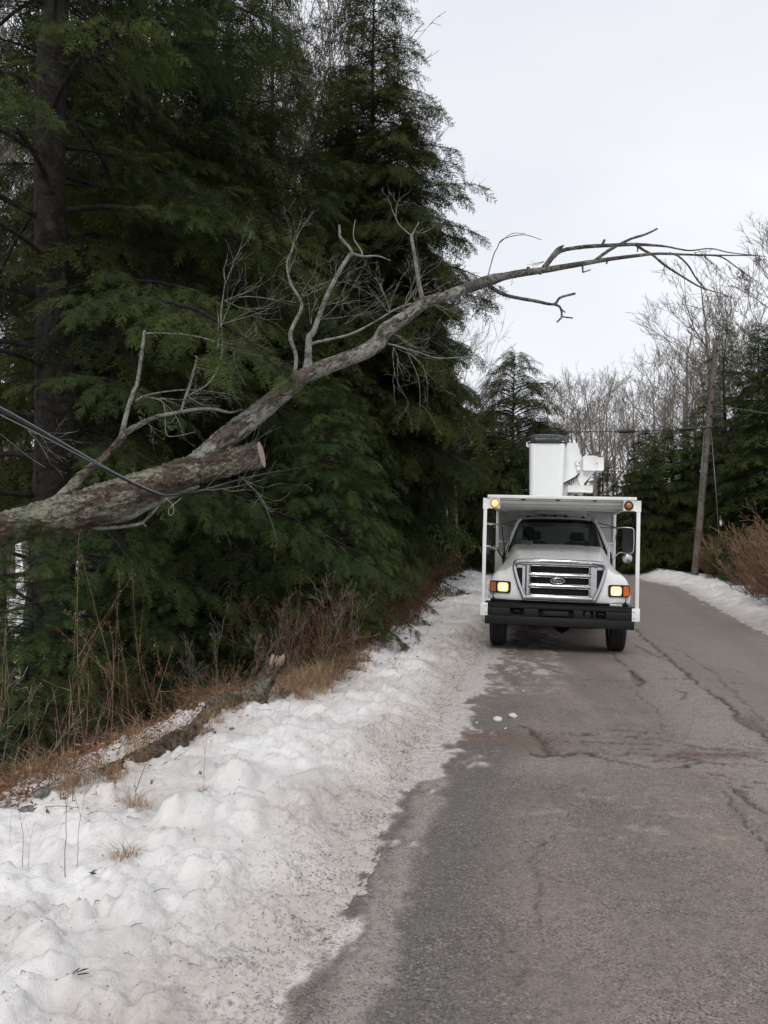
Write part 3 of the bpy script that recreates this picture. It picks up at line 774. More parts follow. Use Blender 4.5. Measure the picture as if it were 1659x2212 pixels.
# ------------------------------------------------------------------ the bucket truck
# local frame: x towards the road's middle (right as one looks at its nose), y back along the truck, z up; origin under the bumper
TYAW = -10.2
T0 = G(1212, 1413)
_tp = P(1212, 1413, 13.3)
T0 = Vector((_tp.x - 0.055, _tp.y, 0.0))
truck = empty('bucket_truck', (T0.x, T0.y, 0.0), R(TYAW), 'white bucket truck facing down the lane with its headlights and one amber flasher lit', 'truck')
truck.rotation_euler = (0, R(0.7), R(TYAW)); truck.scale = (0.968, 1.0, 1.035)
def part(g, name, mat, parent=truck, **k): return g.build(name, M[mat], parent, **k)
def pid(): return Geo()

# front bumper: a channel with a top lip, tow openings and a number plate recess
g = pid()
xs0, xs1 = -1.215, 1.215
zb0, zb1 = 0.44, 0.78
holes = [(-0.80, -0.57, 0.60, 0.70), (-0.33, 0.24, 0.575, 0.70), (0.40, 0.56, 0.59, 0.70), (0.60, 0.76, 0.59, 0.70)]
g.bb(xs0, xs1, -0.02, 0.0, zb0, 0.575); g.bb(xs0, xs1, -0.02, 0.0, 0.70, zb1 - .012)
hx = xs0
for (a, b_, z0, z1) in holes:
    g.bb(hx, a, -0.02, 0.0, 0.577, 0.698)
    if z0 > 0.58: g.bb(a, b_, -0.02, 0, 0.577, z0)
    hx = b_
g.bb(hx, xs1, -0.02, 0.0, 0.577, 0.698)
g.bb(xs0 - 0.004, xs1 + 0.004, -0.035, 0.34, zb1 - 0.010, zb1 + 0.002)
g.bb(xs0, xs1, 0.002, 0.06, zb0 - 0.004, zb0 + 0.01)
for s in (-1, 1): g.bb(s * 1.215, s * 1.195, 0.002, 0.34, zb0, zb1 - .012)
bump = part(g, 'front_bumper', 'black', bevel=0.006)
g = pid(); g.bb(-1.1, 1.1, 0.05, 0.07, 0.50, 0.755); part(g, 'recess_panel', 'void', bump)
g = pid(); g.bb(-0.25, 0.16, 0.01, 0.025, 0.60, 0.675); part(g, 'plate_bracket', 'plastic', bump, bevel=.004)
for x in (-0.68, 0.68):
    g = pid(); g.tube(spline([(x - 0.06, 0.05, 0.62), (x - 0.05, -0.0, 0.65), (x, -0.015, 0.66), (x + 0.05, 0.0, 0.65), (x + 0.06, 0.05, 0.62)]), 0.012, 8); part(g, 'tow_hook', 'black', bump, smooth=True)
g = pid(); g.disc((0.47, -0.005, 0.645), (0, 1, 0), 0.05, 0.05, 24); fl = part(g, 'fog_lamp', 'plastic', bump, bevel=.004)
# steps at the frame ends
g = pid()
for s in (-1, 1):
    g.bb(s * 0.50, s * 0.36, 0.0, 0.9, 0.46, 0.62)
g.bb(-0.36, 0.36, 0.3, 0.42, 0.5, 0.6)
g.bb(-0.42, -0.35, 0.9, 7.2, 0.62, 0.86); g.bb(0.35, 0.42, 0.9, 7.2, 0.62, 0.86)
for y in (2.0, 3.5, 5.0, 6.5): g.bb(-0.35, 0.35, y, y + 0.12, 0.64, 0.82)
part(g, 'chassis_frame', 'black')
g = pid(); g.tube([(-1.0, 0.98, 0.47), (-0.6, 0.98, 0.40), (0.6, 0.98, 0.40), (1.0, 0.98, 0.47)], 0.06, 10)
g.lathe([(0.001, -0.14), (0.13, -0.12), (0.19, 0), (0.13, 0.12), (0.001, 0.14)], (0.1, 1.1, 0.42), 'x', 20)
g.bb(-0.3, 0.5, 0.5, 1.0, 0.42, 0.75)
part(g, 'front_axle', 'black', smooth=False)
g = pid(); g.tube([(-0.9, 5.2, 0.5), (0.9, 5.2, 0.5)], 0.09, 12); g.lathe([(0.001, -0.2), (0.17, -0.14), (0.23, 0), (0.17, 0.14), (0.001, 0.2)], (0.0, 5.2, 0.5), 'x', 20); part(g, 'rear_axle', 'black')

def wheel(x, y, s, w=0.28, r=0.485, dual=False):
    root = bpy.data.objects.new('wheel', None); COL.objects.link(root); root.parent = truck; root.location = (x, y, r)
    g = pid()
    prof = [(0.29, -w / 2 + .03), (0.33, -w / 2), (0.42, -w / 2 - .004), (0.46, -w / 2 + 0.012), (r - .008, -w / 2 + 0.035)]
    for k in range(5):
        a = -w / 2 + 0.045 + k * (w - 0.09) / 5; bb_ = a + (w - 0.09) / 5
        prof += [(r, a), (r, bb_ - 0.012), (r - 0.012, bb_ - 0.010), (r - 0.012, bb_ - 0.002)]
    prof += [(r - .008, w / 2 - 0.035), (0.46, w / 2 - 0.012), (0.42, w / 2 + .004), (0.33, w / 2), (0.29, w / 2 - .03)]
    g.lathe(prof, (0, 0, 0), 'x', 64)
    g.build('tyre', M['rubber'], root)
    g = pid()
    o = s * (w / 2 - .04)
    pr = [(0.295, -w / 2 + .03), (0.295, w / 2 - .03)]
    g.lathe(pr, (0, 0, 0), 'x', 40)
    g.lathe([(0.29, o), (0.25, o - s * 0.03), (0.22, o - s * 0.10), (0.13, o - s * 0.08), (0.11, o - s * 0.01), (0.07, o + s * 0.01), (0.001, o + s * 0.012)], (0, 0, 0), 'x', 40)
    for k in range(8):
        a = k * math.pi / 4; g.disc((o - s * 0.075, 0.17 * math.cos(a), 0.17 * math.sin(a)), (1, 0, 0), 0.016, 0.03, 8)
    g.build('rim', M['white_dull'], root)
    if dual:
        g = pid(); g.lathe([(q, h - s * (w + .05)) for q, h in prof], (0, 0, 0), 'x', 48); g.build('inner_tyre', M['rubber'], root)
    return root
wheel(-1.02, 0.98, -1); wheel(1.02, 0.98, 1)
wheel(-1.04, 5.2, -1, dual=True); wheel(1.04, 5.2, 1, dual=True)

# hood and fenders as one moulding
def top_z(x, y):
    a = np.abs(x)
    t = np.clip(y / 1.5, 0, 1)
    hw = 0.70 + 0.17 * t
    zc = 1.43 + 0.265 * t ** 0.9 + 0.028 * (1 - (np.clip(a / hw, 0, 1)) ** 2.5)
    zc = zc - 0.018 * np.exp(-((a - 0.42 - 0.10 * t) / 0.05) ** 2) * 0.6     # crease
    zf = 1.265 + 0.05 * sstep(0.0, 0.9, y) - 0.10 * sstep(1.05, 1.55, y)
    k = sstep(hw - 0.10, hw + 0.24, a)
    z = zc * (1 - k) + zf * k
    e = np.clip((a - 0.98) / 0.19, 0, 1)
    z = z - 0.24 * (1 - np.sqrt(np.clip(1 - e ** 2, 0, 1))) - .03 * e
    return z
def front_y(x): return 0.02 + 0.20 * (np.abs(x) / 1.17) ** 4.5
xs = np.concatenate([np.linspace(-1.17, -0.98, 12)[:-1], np.linspace(-0.98, 0.98, 60), np.linspace(0.98, 1.17, 12)[1:]])
cols = []
rn = 0.13
for x in xs:
    y0 = float(front_y(x)); zt = float(top_z(x, y0 + rn))
    c = [(x, y0 + 0.02, 0.825), (x, y0, 0.85), (x, y0 - 0.006, 0.95)]
    c += [(x, y0 - 0.004, 0.95 + (zt - rn - 0.95) * q) for q in (0.35, 0.7, 1.0)]
    for q in np.linspace(0.15, 1, 6):
        a = q * math.pi / 2; c.append((x, y0 + rn * (1 - math.cos(a)), zt - rn + rn * math.sin(a)))
    for y in np.linspace(y0 + rn, 1.62, 22)[1:]: c.append((x, y, float(top_z(x, y))))
    cols.append(c)
A = np.array(cols)
g = pid(); g.grid(A)
# fender sides with the wheel arch
for s, col in ((-1, A[0]), (1, A[-1])):
    rows = []
    for p in col[2:]:
        y = p[1]; dd = (y - 0.98) / 0.60
        zl = max(0.83, 0.49 + 0.60 * math.sqrt(max(0, 1 - dd * dd))) if abs(dd) < 1 else 0.83
        zl = min(zl, p[2] - 0.02)
        rows.append([(p[0] + s * 0.012 * math.sin(q * math.pi), y, p[2] + (zl - p[2]) * q) for q in np.linspace(0, 1, 6)] + [(p[0] - s * 0.05, y, zl)])
    g.grid(np.array(rows))
hood = part(g, 'hood', 'white', smooth=True)
hood.modifiers.new('w', 'WELD').merge_threshold = 0.001
# wheel-well liners and a dark core behind the grille
g = pid(); g.bb(-0.9, 0.9, 0.16, 1.5, 0.60, 1.2); g.bb(-1.10, 1.10, 0.16, 0.36, 0.80, 0.98); g.bb(-1.12, 1.12, 0.06, 0.3, 0.79, 0.82)
part(g, 'engine_bay', 'void')
g = pid(); g.bb(0.82, 1.02, 0.0, 0.16, 0.785, 0.82); part(g, 'step_pad', 'steel', bump, bevel=.004)
# cowl, wipers
g = pid(); g.bb(-0.86, 0.86, 1.50, 1.66, 1.60, 1.68); part(g, 'cowl', 'plastic', bevel=.01)

# grille
gr = pid()
outer = [(-0.66, 0.835), (-0.735, 1.10), (-0.775, 1.30), (-0.77, 1.385), (-0.71, 1.43), (-0.3, 1.445), (0.3, 1.445), (0.71, 1.43), (0.77, 1.385), (0.775, 1.30), (0.735, 1.10), (0.66, 0.835)]
outer = [(x * (0.93 if z < 1.2 else 0.945), z) for x, z in outer]
outer[0] = (-0.55, 0.835); outer[-1] = (0.55, 0.835); outer[1] = (-0.655, 1.06); outer[-2] = (0.655, 1.06)
def yfr(x): return -0.045 + 0.07 * abs(x / 0.75) ** 3
op = spline([(x, yfr(x), z) for x, z in outer], per=5)
def sweep_flat(g, pts, w, d, sides=10):
    """rounded flat bar, seen from -y"""
    P_ = np.array(pts, float); n = len(P_)
    Tt = np.gradient(P_, axis=0); Tt /= np.linalg.norm(Tt, axis=1)[:, None]
    N = np.cross(Tt, np.array([0, 1.0, 0])); N /= np.linalg.norm(N, axis=1)[:, None]
    a = np.arange(sides) * 2 * math.pi / sides
    ca = np.sign(np.cos(a)) * np.abs(np.cos(a)) ** 0.7; sa = np.sign(np.sin(a)) * np.abs(np.sin(a)) ** 0.7
    w = np.full(n, w) if np.isscalar(w) else np.array(w)
    V = P_[:, None] + (w / 2)[:, None, None] * ca[None, :, None] * N[:, None] + (d / 2) * sa[None, :, None] * np.array([0, 1.0, 0])
    i = np.arange(n - 1)[:, None]; j = np.arange(sides)[None]; j2 = (j + 1) % sides
    F = np.stack(np.broadcast_arrays(i * sides + j, i * sides + j2, (i + 1) * sides + j2, (i + 1) * sides + j), -1).reshape(-1, 4)
    g.add(V.reshape(-1, 3), F, [list(range(sides))[::-1]], [list(range((n - 1) * sides, n * sides))])
sweep_flat(gr, op, 0.075, 0.09)
grille = part(gr, 'grille', 'chrome', smooth=True)
# inner block with three slots, slightly convex towards the viewer
gr = pid()
bz = [0.845, 0.915, 1.03, 1.085, 1.20, 1.255, 1.37, 1.425]
def bar(z0, z1, x0, x1, bulge=0.012):
    xs_ = np.linspace(x0, x1, 13); rows = []
    for q in np.linspace(0, math.pi, 7):
        zz_ = z0 + (z1 - z0) * (0.5 - 0.5 * math.cos(q)); rows.append([(x, yfr(x) - 0.005 - bulge * math.sin(q) * 1.6, zz_) for x in xs_])
    gr.grid(np.array(rows))
    gr.grid(np.array([[(x, yfr(x) - 0.005, z0) for x in xs_], [(x, 0.05, z0) for x in xs_]]))
    gr.grid(np.array([[(x, yfr(x) - 0.005, z1) for x in xs_], [(x, 0.05, z1) for x in xs_]]))
bar(0.845, 0.92, -0.57, 0.57); bar(1.035, 1.09, -0.50, 0.50); bar(1.205, 1.26, -0.50, 0.50); bar(1.375, 1.43, -0.69, 0.69)
for s in (-1, 1):
    rows = []
    for z in np.linspace(0.92, 1.376, 12):
        wdt = 0.075 + 0.0 * z
        rows.append([(s * (0.485 + wdt * q), yfr(0.5) - 0.006 - 0.016 * math.sin(q * math.pi), z) for q in np.linspace(0, 1, 7)])
    gr.grid(np.array(rows))
part(gr, 'grille_bars', 'chrome', grille, smooth=True)
# chrome cheeks between the slots and the outer frame, leaving a dark slot on each side
for s in (-1, 1):
    gr = pid()
    def ck(poly, y0=0.0):
        n_ = len(poly); gr.add([(s * x, yfr(x) - 0.004 + y0, z) for x, z in poly], [list(range(n_))])
    ck([(0.555, 0.92), (0.605, 0.96), (0.605, 1.36), (0.555, 1.376)]); ck([(0.555, 0.85), (0.60, 0.85), (0.655, 1.0), (0.605, 0.96), (0.555, 0.92)]); ck([(0.605, 1.335), (0.70, 1.335), (0.69, 1.40), (0.60, 1.40)])
    part(gr, 'grille_cheek', 'chrome', grille)
# thin bright frames round the slots
for (z0, z1) in ((0.925, 1.03), (1.095, 1.20), (1.265, 1.37)):
    gr = pid(); pts = [(x, yfr(x) - 0.014, z) for x, z in rrect(0, (z0 + z1) / 2, 0.965, z1 - z0 + 0.006, 0.03, 4)]
    gr.tube(pts, 0.0075, 6, closed=True); part(gr, 'slot_frame', 'chrome', grille, smooth=True)
gr = pid()
for z0_, z1_, hw_ in ((0.84, 1.06, None), (1.06, 1.43, None)):
    rows_ = []
    for z in np.linspace(z0_, z1_, 5):
        hw_ = float(np.interp(z, [0.835, 1.06, 1.30, 1.43], [0.54, 0.65, 0.72, 0.68])); rows_.append([(hw_ * u, min(yfr(hw_ * u) + 0.028, 0.012) if abs(hw_ * u) < .62 else yfr(hw_ * u) - 0.0, z) for u in np.linspace(-1, 1, 15)])
    gr.grid(np.array(rows_))
part(gr, 'grille_mesh_panel', 'void', grille)
gr = pid()
for z in np.arange(0.93, 1.37, 0.022): gr.tube([(x, yfr(x) + 0.018, z) for x in np.linspace(-0.48, 0.48, 9)], 0.0035, 4)
part(gr, 'grille_mesh', 'plastic', grille)
# modelled white teeth standing in for the grip strip's reflection in the top bar
gr = pid(); _q = random.Random(4)
x = -0.50
while x < 0.53:
    if not (-0.05 < x < 0.03) and _q.random() < 0.93:
        w = _q.uniform(0.012, 0.02); l = _q.uniform(0.006, 0.02)
        gr.add([(x - w / 2, -0.085, 1.432), (x + w / 2, -0.085, 1.432), (x, -0.09, 1.432 - l), (x, -0.07, 1.436)], [[0, 1, 2], [1, 3, 2], [3, 0, 2], [0, 3, 1]])
        gr.disc((x, -0.078, 1.434), (0, 1, 0), w * 0.5, 0.01, 6)
    x += 0.022
part(gr, 'reflected_grip_teeth', 'fiberglass', grille)
# badge: oval plate, rim, script
bd = pid(); a = np.arange(36) * 2 * math.pi / 36
bx = -0.03
bd.prism([(bx + 0.112 * math.cos(t), 1.148 + 0.046 * math.sin(t)) for t in a], -0.076, -0.05)
badge = part(bd, 'badge', 'plastic', grille)
bd = pid(); bd.tube([(bx + 0.112 * math.cos(t), -0.078, 1.148 + 0.046 * math.sin(t)) for t in a], 0.0065, 6, closed=True)
bd.tube([(bx + 0.098 * math.cos(t), -0.0775, 1.148 + 0.036 * math.sin(t)) for t in a], 0.002, 6, closed=True)
part(bd, 'badge_rim', 'chrome', badge, smooth=True) if False else part(bd, 'badge_rim', 'chrome', grille, smooth=True)
S = 0.056
def scr(g, pts, r=0.0038, ox=0.0):
    g.tube([(bx + ox + x * S, -0.080, 1.148 + z * S) for x, z in spline([(p[0], p[1], 0) for p in pts], per=5)[:, :2]], r, 6)
bd = pid()
scr(bd, [(-1.25, 0.12), (-1.35, 0.38), (-1.0, 0.5), (-0.55, 0.42), (-0.35, 0.46)]); scr(bd, [(-0.75, 0.42), (-0.95, 0.0), (-1.1, -0.38), (-1.35, -0.35)]); scr(bd, [(-1.15, 0.02), (-0.9, 0.06), (-0.6, 0.05)])
scr(bd, [(-0.25, 0.10), (-0.45, -0.05), (-0.4, -0.28), (-0.15, -0.26), (-0.05, 0.0), (-0.25, 0.10), (0.1, 0.02)])
scr(bd, [(0.1, 0.08), (0.25, 0.06), (0.15, -0.28)]); scr(bd, [(0.22, -0.02), (0.36, 0.1), (0.48, 0.04)])
scr(bd, [(0.95, 0.06), (0.7, 0.08), (0.58, -0.15), (0.7, -0.3), (0.9, -0.12)]); scr(bd, [(1.15, 0.5), (1.02, 0.1), (0.9, -0.22), (1.1, -0.28), (1.35, -0.1)])
part(bd, 'badge_lettering', 'chrome', grille, smooth=True)

# headlamp units
for s, on in ((-1, 1), (1, 1)):
    cx, cz, w, h = s * 0.965, 1.02, 0.365, 0.185
    root = bpy.data.objects.new('headlight', None); COL.objects.link(root); root.parent = truck
    root.location = (cx, float(front_y(cx)) + 0.012, cz); root.rotation_euler = (0, 0, s * R(19))
    g = pid(); pl = rrect(0, 0, w, h, 0.03); g.prism(pl, -0.03, 0.05); g.tube([(x, -0.034, z) for x, z in rrect(0, 0, w - 0.012, h - 0.012, 0.028)], 0.009, 6, closed=True)
    dvx = s * (w / 2 - 0.125); g.bb(dvx - .007, dvx + .007, -0.044, -0.02, -h / 2 + .01, h / 2 - .01)
    g.build('bezel', M['plastic'], root)
    g = pid(); lw = w - 0.155; lx = s * (-w / 2 + 0.022 + lw / 2 - 0.0)
    g.prism(rrect(lx, 0, lw - .034, h - 0.056, 0.030), -0.040, -0.025); g.build('lamp_lens', M['headlamp'], root, bevel=0.006)
    g = pid(); g.lathe([(0.001, -0.047), (0.028, -0.046), (0.046, -0.0405)], (lx, 0, 0), 'y', 22); g.build('bulb_glow', M['headlamp_core'], root, smooth=True)
    g = pid(); g.prism(rrect(s * (w / 2 - 0.062), 0, 0.088, h - 0.044, 0.012), -0.040, -0.025)
    o = g.build('turn_signal', M['amber'] if s > 0 else M['amber_dull'], root, bevel=0.005)

# cab
g = pid()
HB = 1.68
def wq(z): # half width of the greenhouse at z
    return np.interp(z, [1.68, 2.14, 2.20], [0.895, 0.72, 0.66])
wy = lambda z: np.interp(z, [1.68, 2.14, 2.2], [1.56, 2.02, 2.10])
# lower cab sides with doors' line, floor, back
for s in (-1, 1):
    pr = [(1.45, 0.62), (3.0, 0.62), (3.0, HB), (1.45, HB), ]
    rows = []
    for q, (dx, z) in enumerate([(0.0, 0.62), (0.03, 0.9), (0.045, 1.2), (0.03, 1.5), (0.0, 1.62), (-0.055, 1.69)]):
        rows.append([(s * (0.965 + dx), y, z) for y in np.linspace(1.5, 3.02, 8)])
    g.grid(np.array(rows))
    g.bb(s * 0.90, s * 0.95, 1.5, 1.54, 0.7, 1.66)
# A pillars, B/C pillars, roof rails
for s in (-1, 1):
    g.tube([(s * 0.925, 1.50, 1.63), (s * 0.895, 1.60, 1.70), (s * 0.825, 1.78, 1.90), (s * 0.74, 1.98, 2.11), (s * 0.66, 2.10, 2.185)], 0.030, 10)
    g.tube([(s * 0.92, 2.98, 1.66), (s * 0.76, 2.95, 2.15)], 0.06, 8)
    g.tube([(s * 0.70, 2.02, 2.15), (s * 0.75, 2.5, 2.17), (s * 0.75, 2.98, 2.15)], 0.032, 8)
# back wall with a window
g.bb(-0.93, 0.93, 2.98, 3.02, 0.62, 1.72); g.bb(-0.8, 0.8, 2.98, 3.02, 2.06, 2.2); g.bb(-0.84, -0.66, 2.98, 3.02, 1.72, 2.06); g.bb(0.66, 0.84, 2.98, 3.02, 1.72, 2.06)
cab = part(g, 'cab', 'white', smooth=False)
# roof panel
n = 24; rows = []
for q, y in enumerate([2.03, 2.06, 2.12, 2.22, 2.45, 2.75, 2.95, 3.03]):
    zt = [2.150, 2.185, 2.215, 2.235, 2.245, 2.240, 2.22, 2.17][q]
    hw = [0.70, 0.72, 0.735, 0.75, 0.765, 0.77, 0.76, 0.74][q]
    rows.append([(hw * t, y + 0.02 * t * t - 0.015, zt - 0.035 * abs(t) ** 2.2 - (0.03 * max(0, abs(t) - 0.85) / 0.15)) for t in np.linspace(-1, 1, n)])
g = pid(); g.grid(np.array(rows)); roof = part(g, 'roof', 'white', cab, smooth=True, solid=0.03)
for x in (-0.545, -0.235, -0.03, 0.165, 0.49):
    g = pid(); z = 2.222 - 0.03 * (x / 0.75) ** 2
    g.lathe([(0.036, -0.02), (0.034, 0.01), (0.024, 0.03), (0.001, 0.038)], (x, 2.17, z), 'z', 14); part(g, 'marker_lamp', 'plastic', cab, smooth=True)
# windscreen: black border band + glass
def wsp(u, v): # u -1..1, v 0..1
    z = 1.665 + (2.165 - 1.665) * v; hw = np.interp(v, [0, 0.1, 0.9, 1], [0.865, 0.855, 0.715, 0.655]); y = 1.56 + 0.50 * v - 0.06 * (1 - u * u)
    return (hw * u, y, z - 0.012 * u * u * (1 - v) - 0.02 * u ** 4 * v)
g = pid(); g.grid(np.array([[wsp(u, v) for u in np.linspace(-1, 1, 31)] for v in np.linspace(0, 1, 13)])); part(g, 'windscreen', 'glass', cab, smooth=True)
g = pid(); rim = [wsp(u, 0) for u in np.linspace(-1, 1, 21)] + [wsp(1, v) for v in np.linspace(0.05, 0.95, 8)] + [wsp(u, 1) for u in np.linspace(1, -1, 21)] + [wsp(-1, v) for v in np.linspace(0.95, 0.05, 8)]
g.tube(rim, 0.017, 6, closed=True)
g.grid(np.array([[(np.array(wsp(u, v)) + (0, 0.006, 0)) for u in np.linspace(-0.99, .99, 21)] for v in (0.90, 1.0)]))
g.grid(np.array([[(np.array(wsp(u, v)) + (0, 0.006, 0)) for u in np.linspace(-0.99, .99, 21)] for v in (0.0, 0.07)]))
part(g, 'windscreen_seal', 'plastic', cab, smooth=True)
for s in (-1, 1):
    g = pid(); g.grid(np.array([[(s * 0.925, 1.62, 1.68), (s * 0.925, 2.9, 1.68)], [(s * 0.77, 2.1, 2.14), (s * 0.78, 2.9, 2.14)]])); part(g, 'side_window', 'glass', cab)
    g = pid(); g.bb(s * 1.005, s * 1.03, 2.70, 2.86, 1.42, 1.46); part(g, 'door_handle', 'plastic', cab, bevel=.005)
g = pid()
for (x0, y0, x1) in ((-0.62, 1.50, 0.02), (0.12, 1.50, 0.78)):
    a = Vector(wsp(x0 / 0.86, 0.02)) + Vector((0, -0.03, 0)); c = Vector(wsp(x1 / 0.86, 0.13)) + Vector((0, -0.02, 0)); g.rod(a, c, 0.007, 6)
    g.rod(a + Vector((.1, 0, 0)), c + Vector((-.15, -.01, .01)), 0.004, 5)
part(g, 'wiper', 'plastic', cab)
# interior
g = pid(); g.bb(-0.85, 0.85, 1.66, 2.0, 1.40, 1.62); g.tube([(-0.85, 1.85, 1.62), (0.85, 1.85, 1.62)], 0.05, 8); dash = part(g, 'dashboard', 'void', cab, bevel=.03)
g = pid(); g.bb(-0.92, 0.92, 1.6, 3.0, 0.7, 0.74); g.bb(-0.91, -0.9, 1.6, 2.95, 0.75, 1.62); g.bb(0.9, 0.91, 1.6, 2.95, 0.75, 1.62); g.bb(-0.70, 0.70, 2.15, 2.95, 2.16, 2.175); part(g, 'cab_lining', 'void', cab)
for x in (-0.42, 0.42):
    g = pid(); g.bb(x - 0.25, x + 0.25, 2.5, 2.64, 1.1, 1.78); g.bb(x - 0.25, x + 0.25, 2.15, 2.6, 1.0, 1.16); g.bb(x - 0.13, x + 0.13, 2.54, 2.62, 1.80, 1.96); part(g, 'seat', 'seat', cab, bevel=.04)
g = pid(); cy, cz, cx = 1.98, 1.66, 0.42
g.tube([(cx + 0.2 * math.cos(t), cy + 0.09 * math.sin(t), cz + 0.18 * math.sin(t)) for t in np.linspace(0, 2 * math.pi, 30, endpoint=False)], 0.015, 8, closed=True)
g.rod((cx - .19, cy, cz), (cx + .19, cy, cz), 0.014); g.rod((cx, cy, cz), (cx, cy - .15, cz - .2), 0.03)
part(g, 'steering_wheel', 'plastic', cab, smooth=True)
g = pid(); g.lathe([(0.001, -.02), (0.10, -.015), (0.115, 0.0), (0.10, .02), (0.001, .03)], (-0.52, 2.3, 1.93), 'y', 24); g.rod((-0.52, 2.3, 1.85), (-0.52, 2.3, 1.60), 0.02); part(g, 'cab_fan', 'void', cab, smooth=True)
g = pid(); g.grid(np.array([[(-0.66, 3.0, 1.72), (0.66, 3.0, 1.72)], [(-0.66, 3.0, 2.06), (0.66, 3.0, 2.06)]])); part(g, 'rear_window', 'glass', cab)

# card and lime cloth lying on the dashboard
def on_truck(o):
    o.location = truck.location; o.rotation_euler = truck.rotation_euler; o.scale = truck.scale
    return o
def tthing(name, label, cat):
    o = empty(name, truck.location); o.rotation_euler = truck.rotation_euler.copy(); o.scale = truck.scale; return tag(o, label, cat)
t = tthing('placard', 'small white printed card propped inside the truck windscreen', 'placard')
g = pid(); g.box((-0.55, 1.655, 1.745), (0.205, 0.004, 0.062), Matrix.Rotation(R(-28), 3, 'X')); g.build('card', M['paper'], t)
g = pid(); g.box((-0.55, 1.652, 1.746), (0.15, 0.003, 0.017), Matrix.Rotation(R(-28), 3, 'X')); g.build('printed_band', M['trim'], t)
g = pid(); rr2 = np.random.default_rng(3)
g.grid(np.array([[(0.0 + 0.21 * u, 1.68 + 0.10 * v + 0.01 * rr2.random(), 1.70 + 0.035 * rr2.random() * (1 - abs(2 * u - 1)) + 0.012) for u in np.linspace(0, 1, 9)] for v in np.linspace(0, 1, 5)]))
o = g.build('cloth', M['green'], None, smooth=True); on_truck(o); tag(o, 'lime green cloth lying on the dashboard of the truck', 'cloth')

# mirrors on C-shaped tube arms
for s in (-1, 1):
    root = bpy.data.objects.new('wing_mirror', None); COL.objects.link(root); root.parent = truck
    X = lambda x: s * x
    g = pid()
    g.tube(spline([(X(0.98), 1.80, 2.03), (X(1.12), 1.72, 2.045), (X(1.30), 1.70, 2.045), (X(1.375), 1.70, 2.02), (X(1.385), 1.70, 1.90), (X(1.385), 1.70, 1.75), (X(1.37), 1.70, 1.63), (X(1.28), 1.70, 1.605), (X(1.12), 1.68, 1.605), (X(0.99), 1.62, 1.45)], per=4), 0.0125, 8)
    g.tube([(X(1.09), 1.72, 2.04), (X(1.02), 1.62, 1.72), (X(0.985), 1.58, 1.50)], 0.009, 6)
    g.build('mirror_arm', M['steel'], root, smooth=True)
    g = pid(); g.prism(rrect(X(1.27), 1.83, 0.155, 0.39, 0.03), 1.66, 1.74); g.build('mirror_head', M['plastic'], root, bevel=.012)
    g = pid(); g.prism(rrect(X(1.27), 1.83, 0.135, 0.36, 0.025), 1.742, 1.746); g.build('mirror_glass', M['mirror'], root)
    g = pid(); g.lathe([(0.001, -0.035), (0.06, -0.03), (0.088, -0.008), (0.09, 0.012), (0.001, 0.014)], (X(1.28), 1.70, 1.515), 'y', 26); g.rod((X(1.28), 1.70, 1.6), (X(1.28), 1.71, 1.52), 0.01)
    g.build('convex_mirror', M['chrome'] if s > 0 else M['plastic'], root, smooth=True)
# dark stays from the cab roof corner to the mirrors
for s in (-1, 1):
    g = pid(); g.rod((s * 0.74, 2.0, 2.13), (s * 1.07, 1.74, 2.05), 0.008, 6); g.rod((s * 0.80, 1.95, 2.04), (s * 1.07, 1.74, 2.045), 0.006, 6); part(g, 'mirror_stay', 'plastic')
g = pid()
for (a, c) in (((-1.03, 1.6, 2.04), (-0.93, 1.2, 1.44)), ((-0.86, 1.5, 1.80), (-0.96, 1.2, 1.44)), ((-1.10, 1.6, 1.60), (-0.93, 1.15, 1.38))): g.rod(a, c, 0.008 if a[2] > 1.7 else 0.014, 6)
part(g, 'hood_stay', 'plastic')

# canopy over the cab: lip, sloping underside, longitudinal edges
cz = 2.47
g = pid()
g.bb(-1.215, 1.215, -0.06, 0.03, cz - 0.052, cz)                                  # front lip
g.bb(-1.20, 1.20, 0.031, 3.1, cz - 0.045, cz - 0.02)                              # deck
lip = part(g, 'canopy', 'white', bevel=0.006)
g = pid()
x = -1.0
while x < 1.02:
    if abs((x + 1.0) % 0.52) > 0.05: g.bb(x, x + 0.017, -0.03, -0.012, cz - 0.073, cz - 0.055)
    x += 0.036
g.bb(-1.03, 1.03, -0.012, 0.03, cz - 0.075, cz - 0.054)
part(g, 'serrated_grip_strip', 'fiberglass', lip)
for i, x in enumerate((-0.62, -0.05, 0.55)):
    g = pid(); g.bb(x - 0.03, x + 0.03, -0.03, 0.0, cz - 0.078, cz - 0.056); part(g, 'drain_slot', 'void', lip)
g = pid(); g.bb(-1.16, 1.16, 0.05, 0.12, cz - 0.125, cz - 0.055); g.bb(-1.16, 1.16, 0.9, 0.96, cz - 0.14, cz - 0.046); g.bb(-1.16, 1.16, 1.9, 1.96, cz - 0.14, cz - 0.046)
g.bb(-1.18, -1.12, 0.12, 3.1, cz - 0.15, cz - 0.046); g.bb(1.12, 1.18, 0.12, 3.1, cz - 0.15, cz - 0.046)
part(g, 'canopy_beam', 'white_dull', lip, bevel=.004)
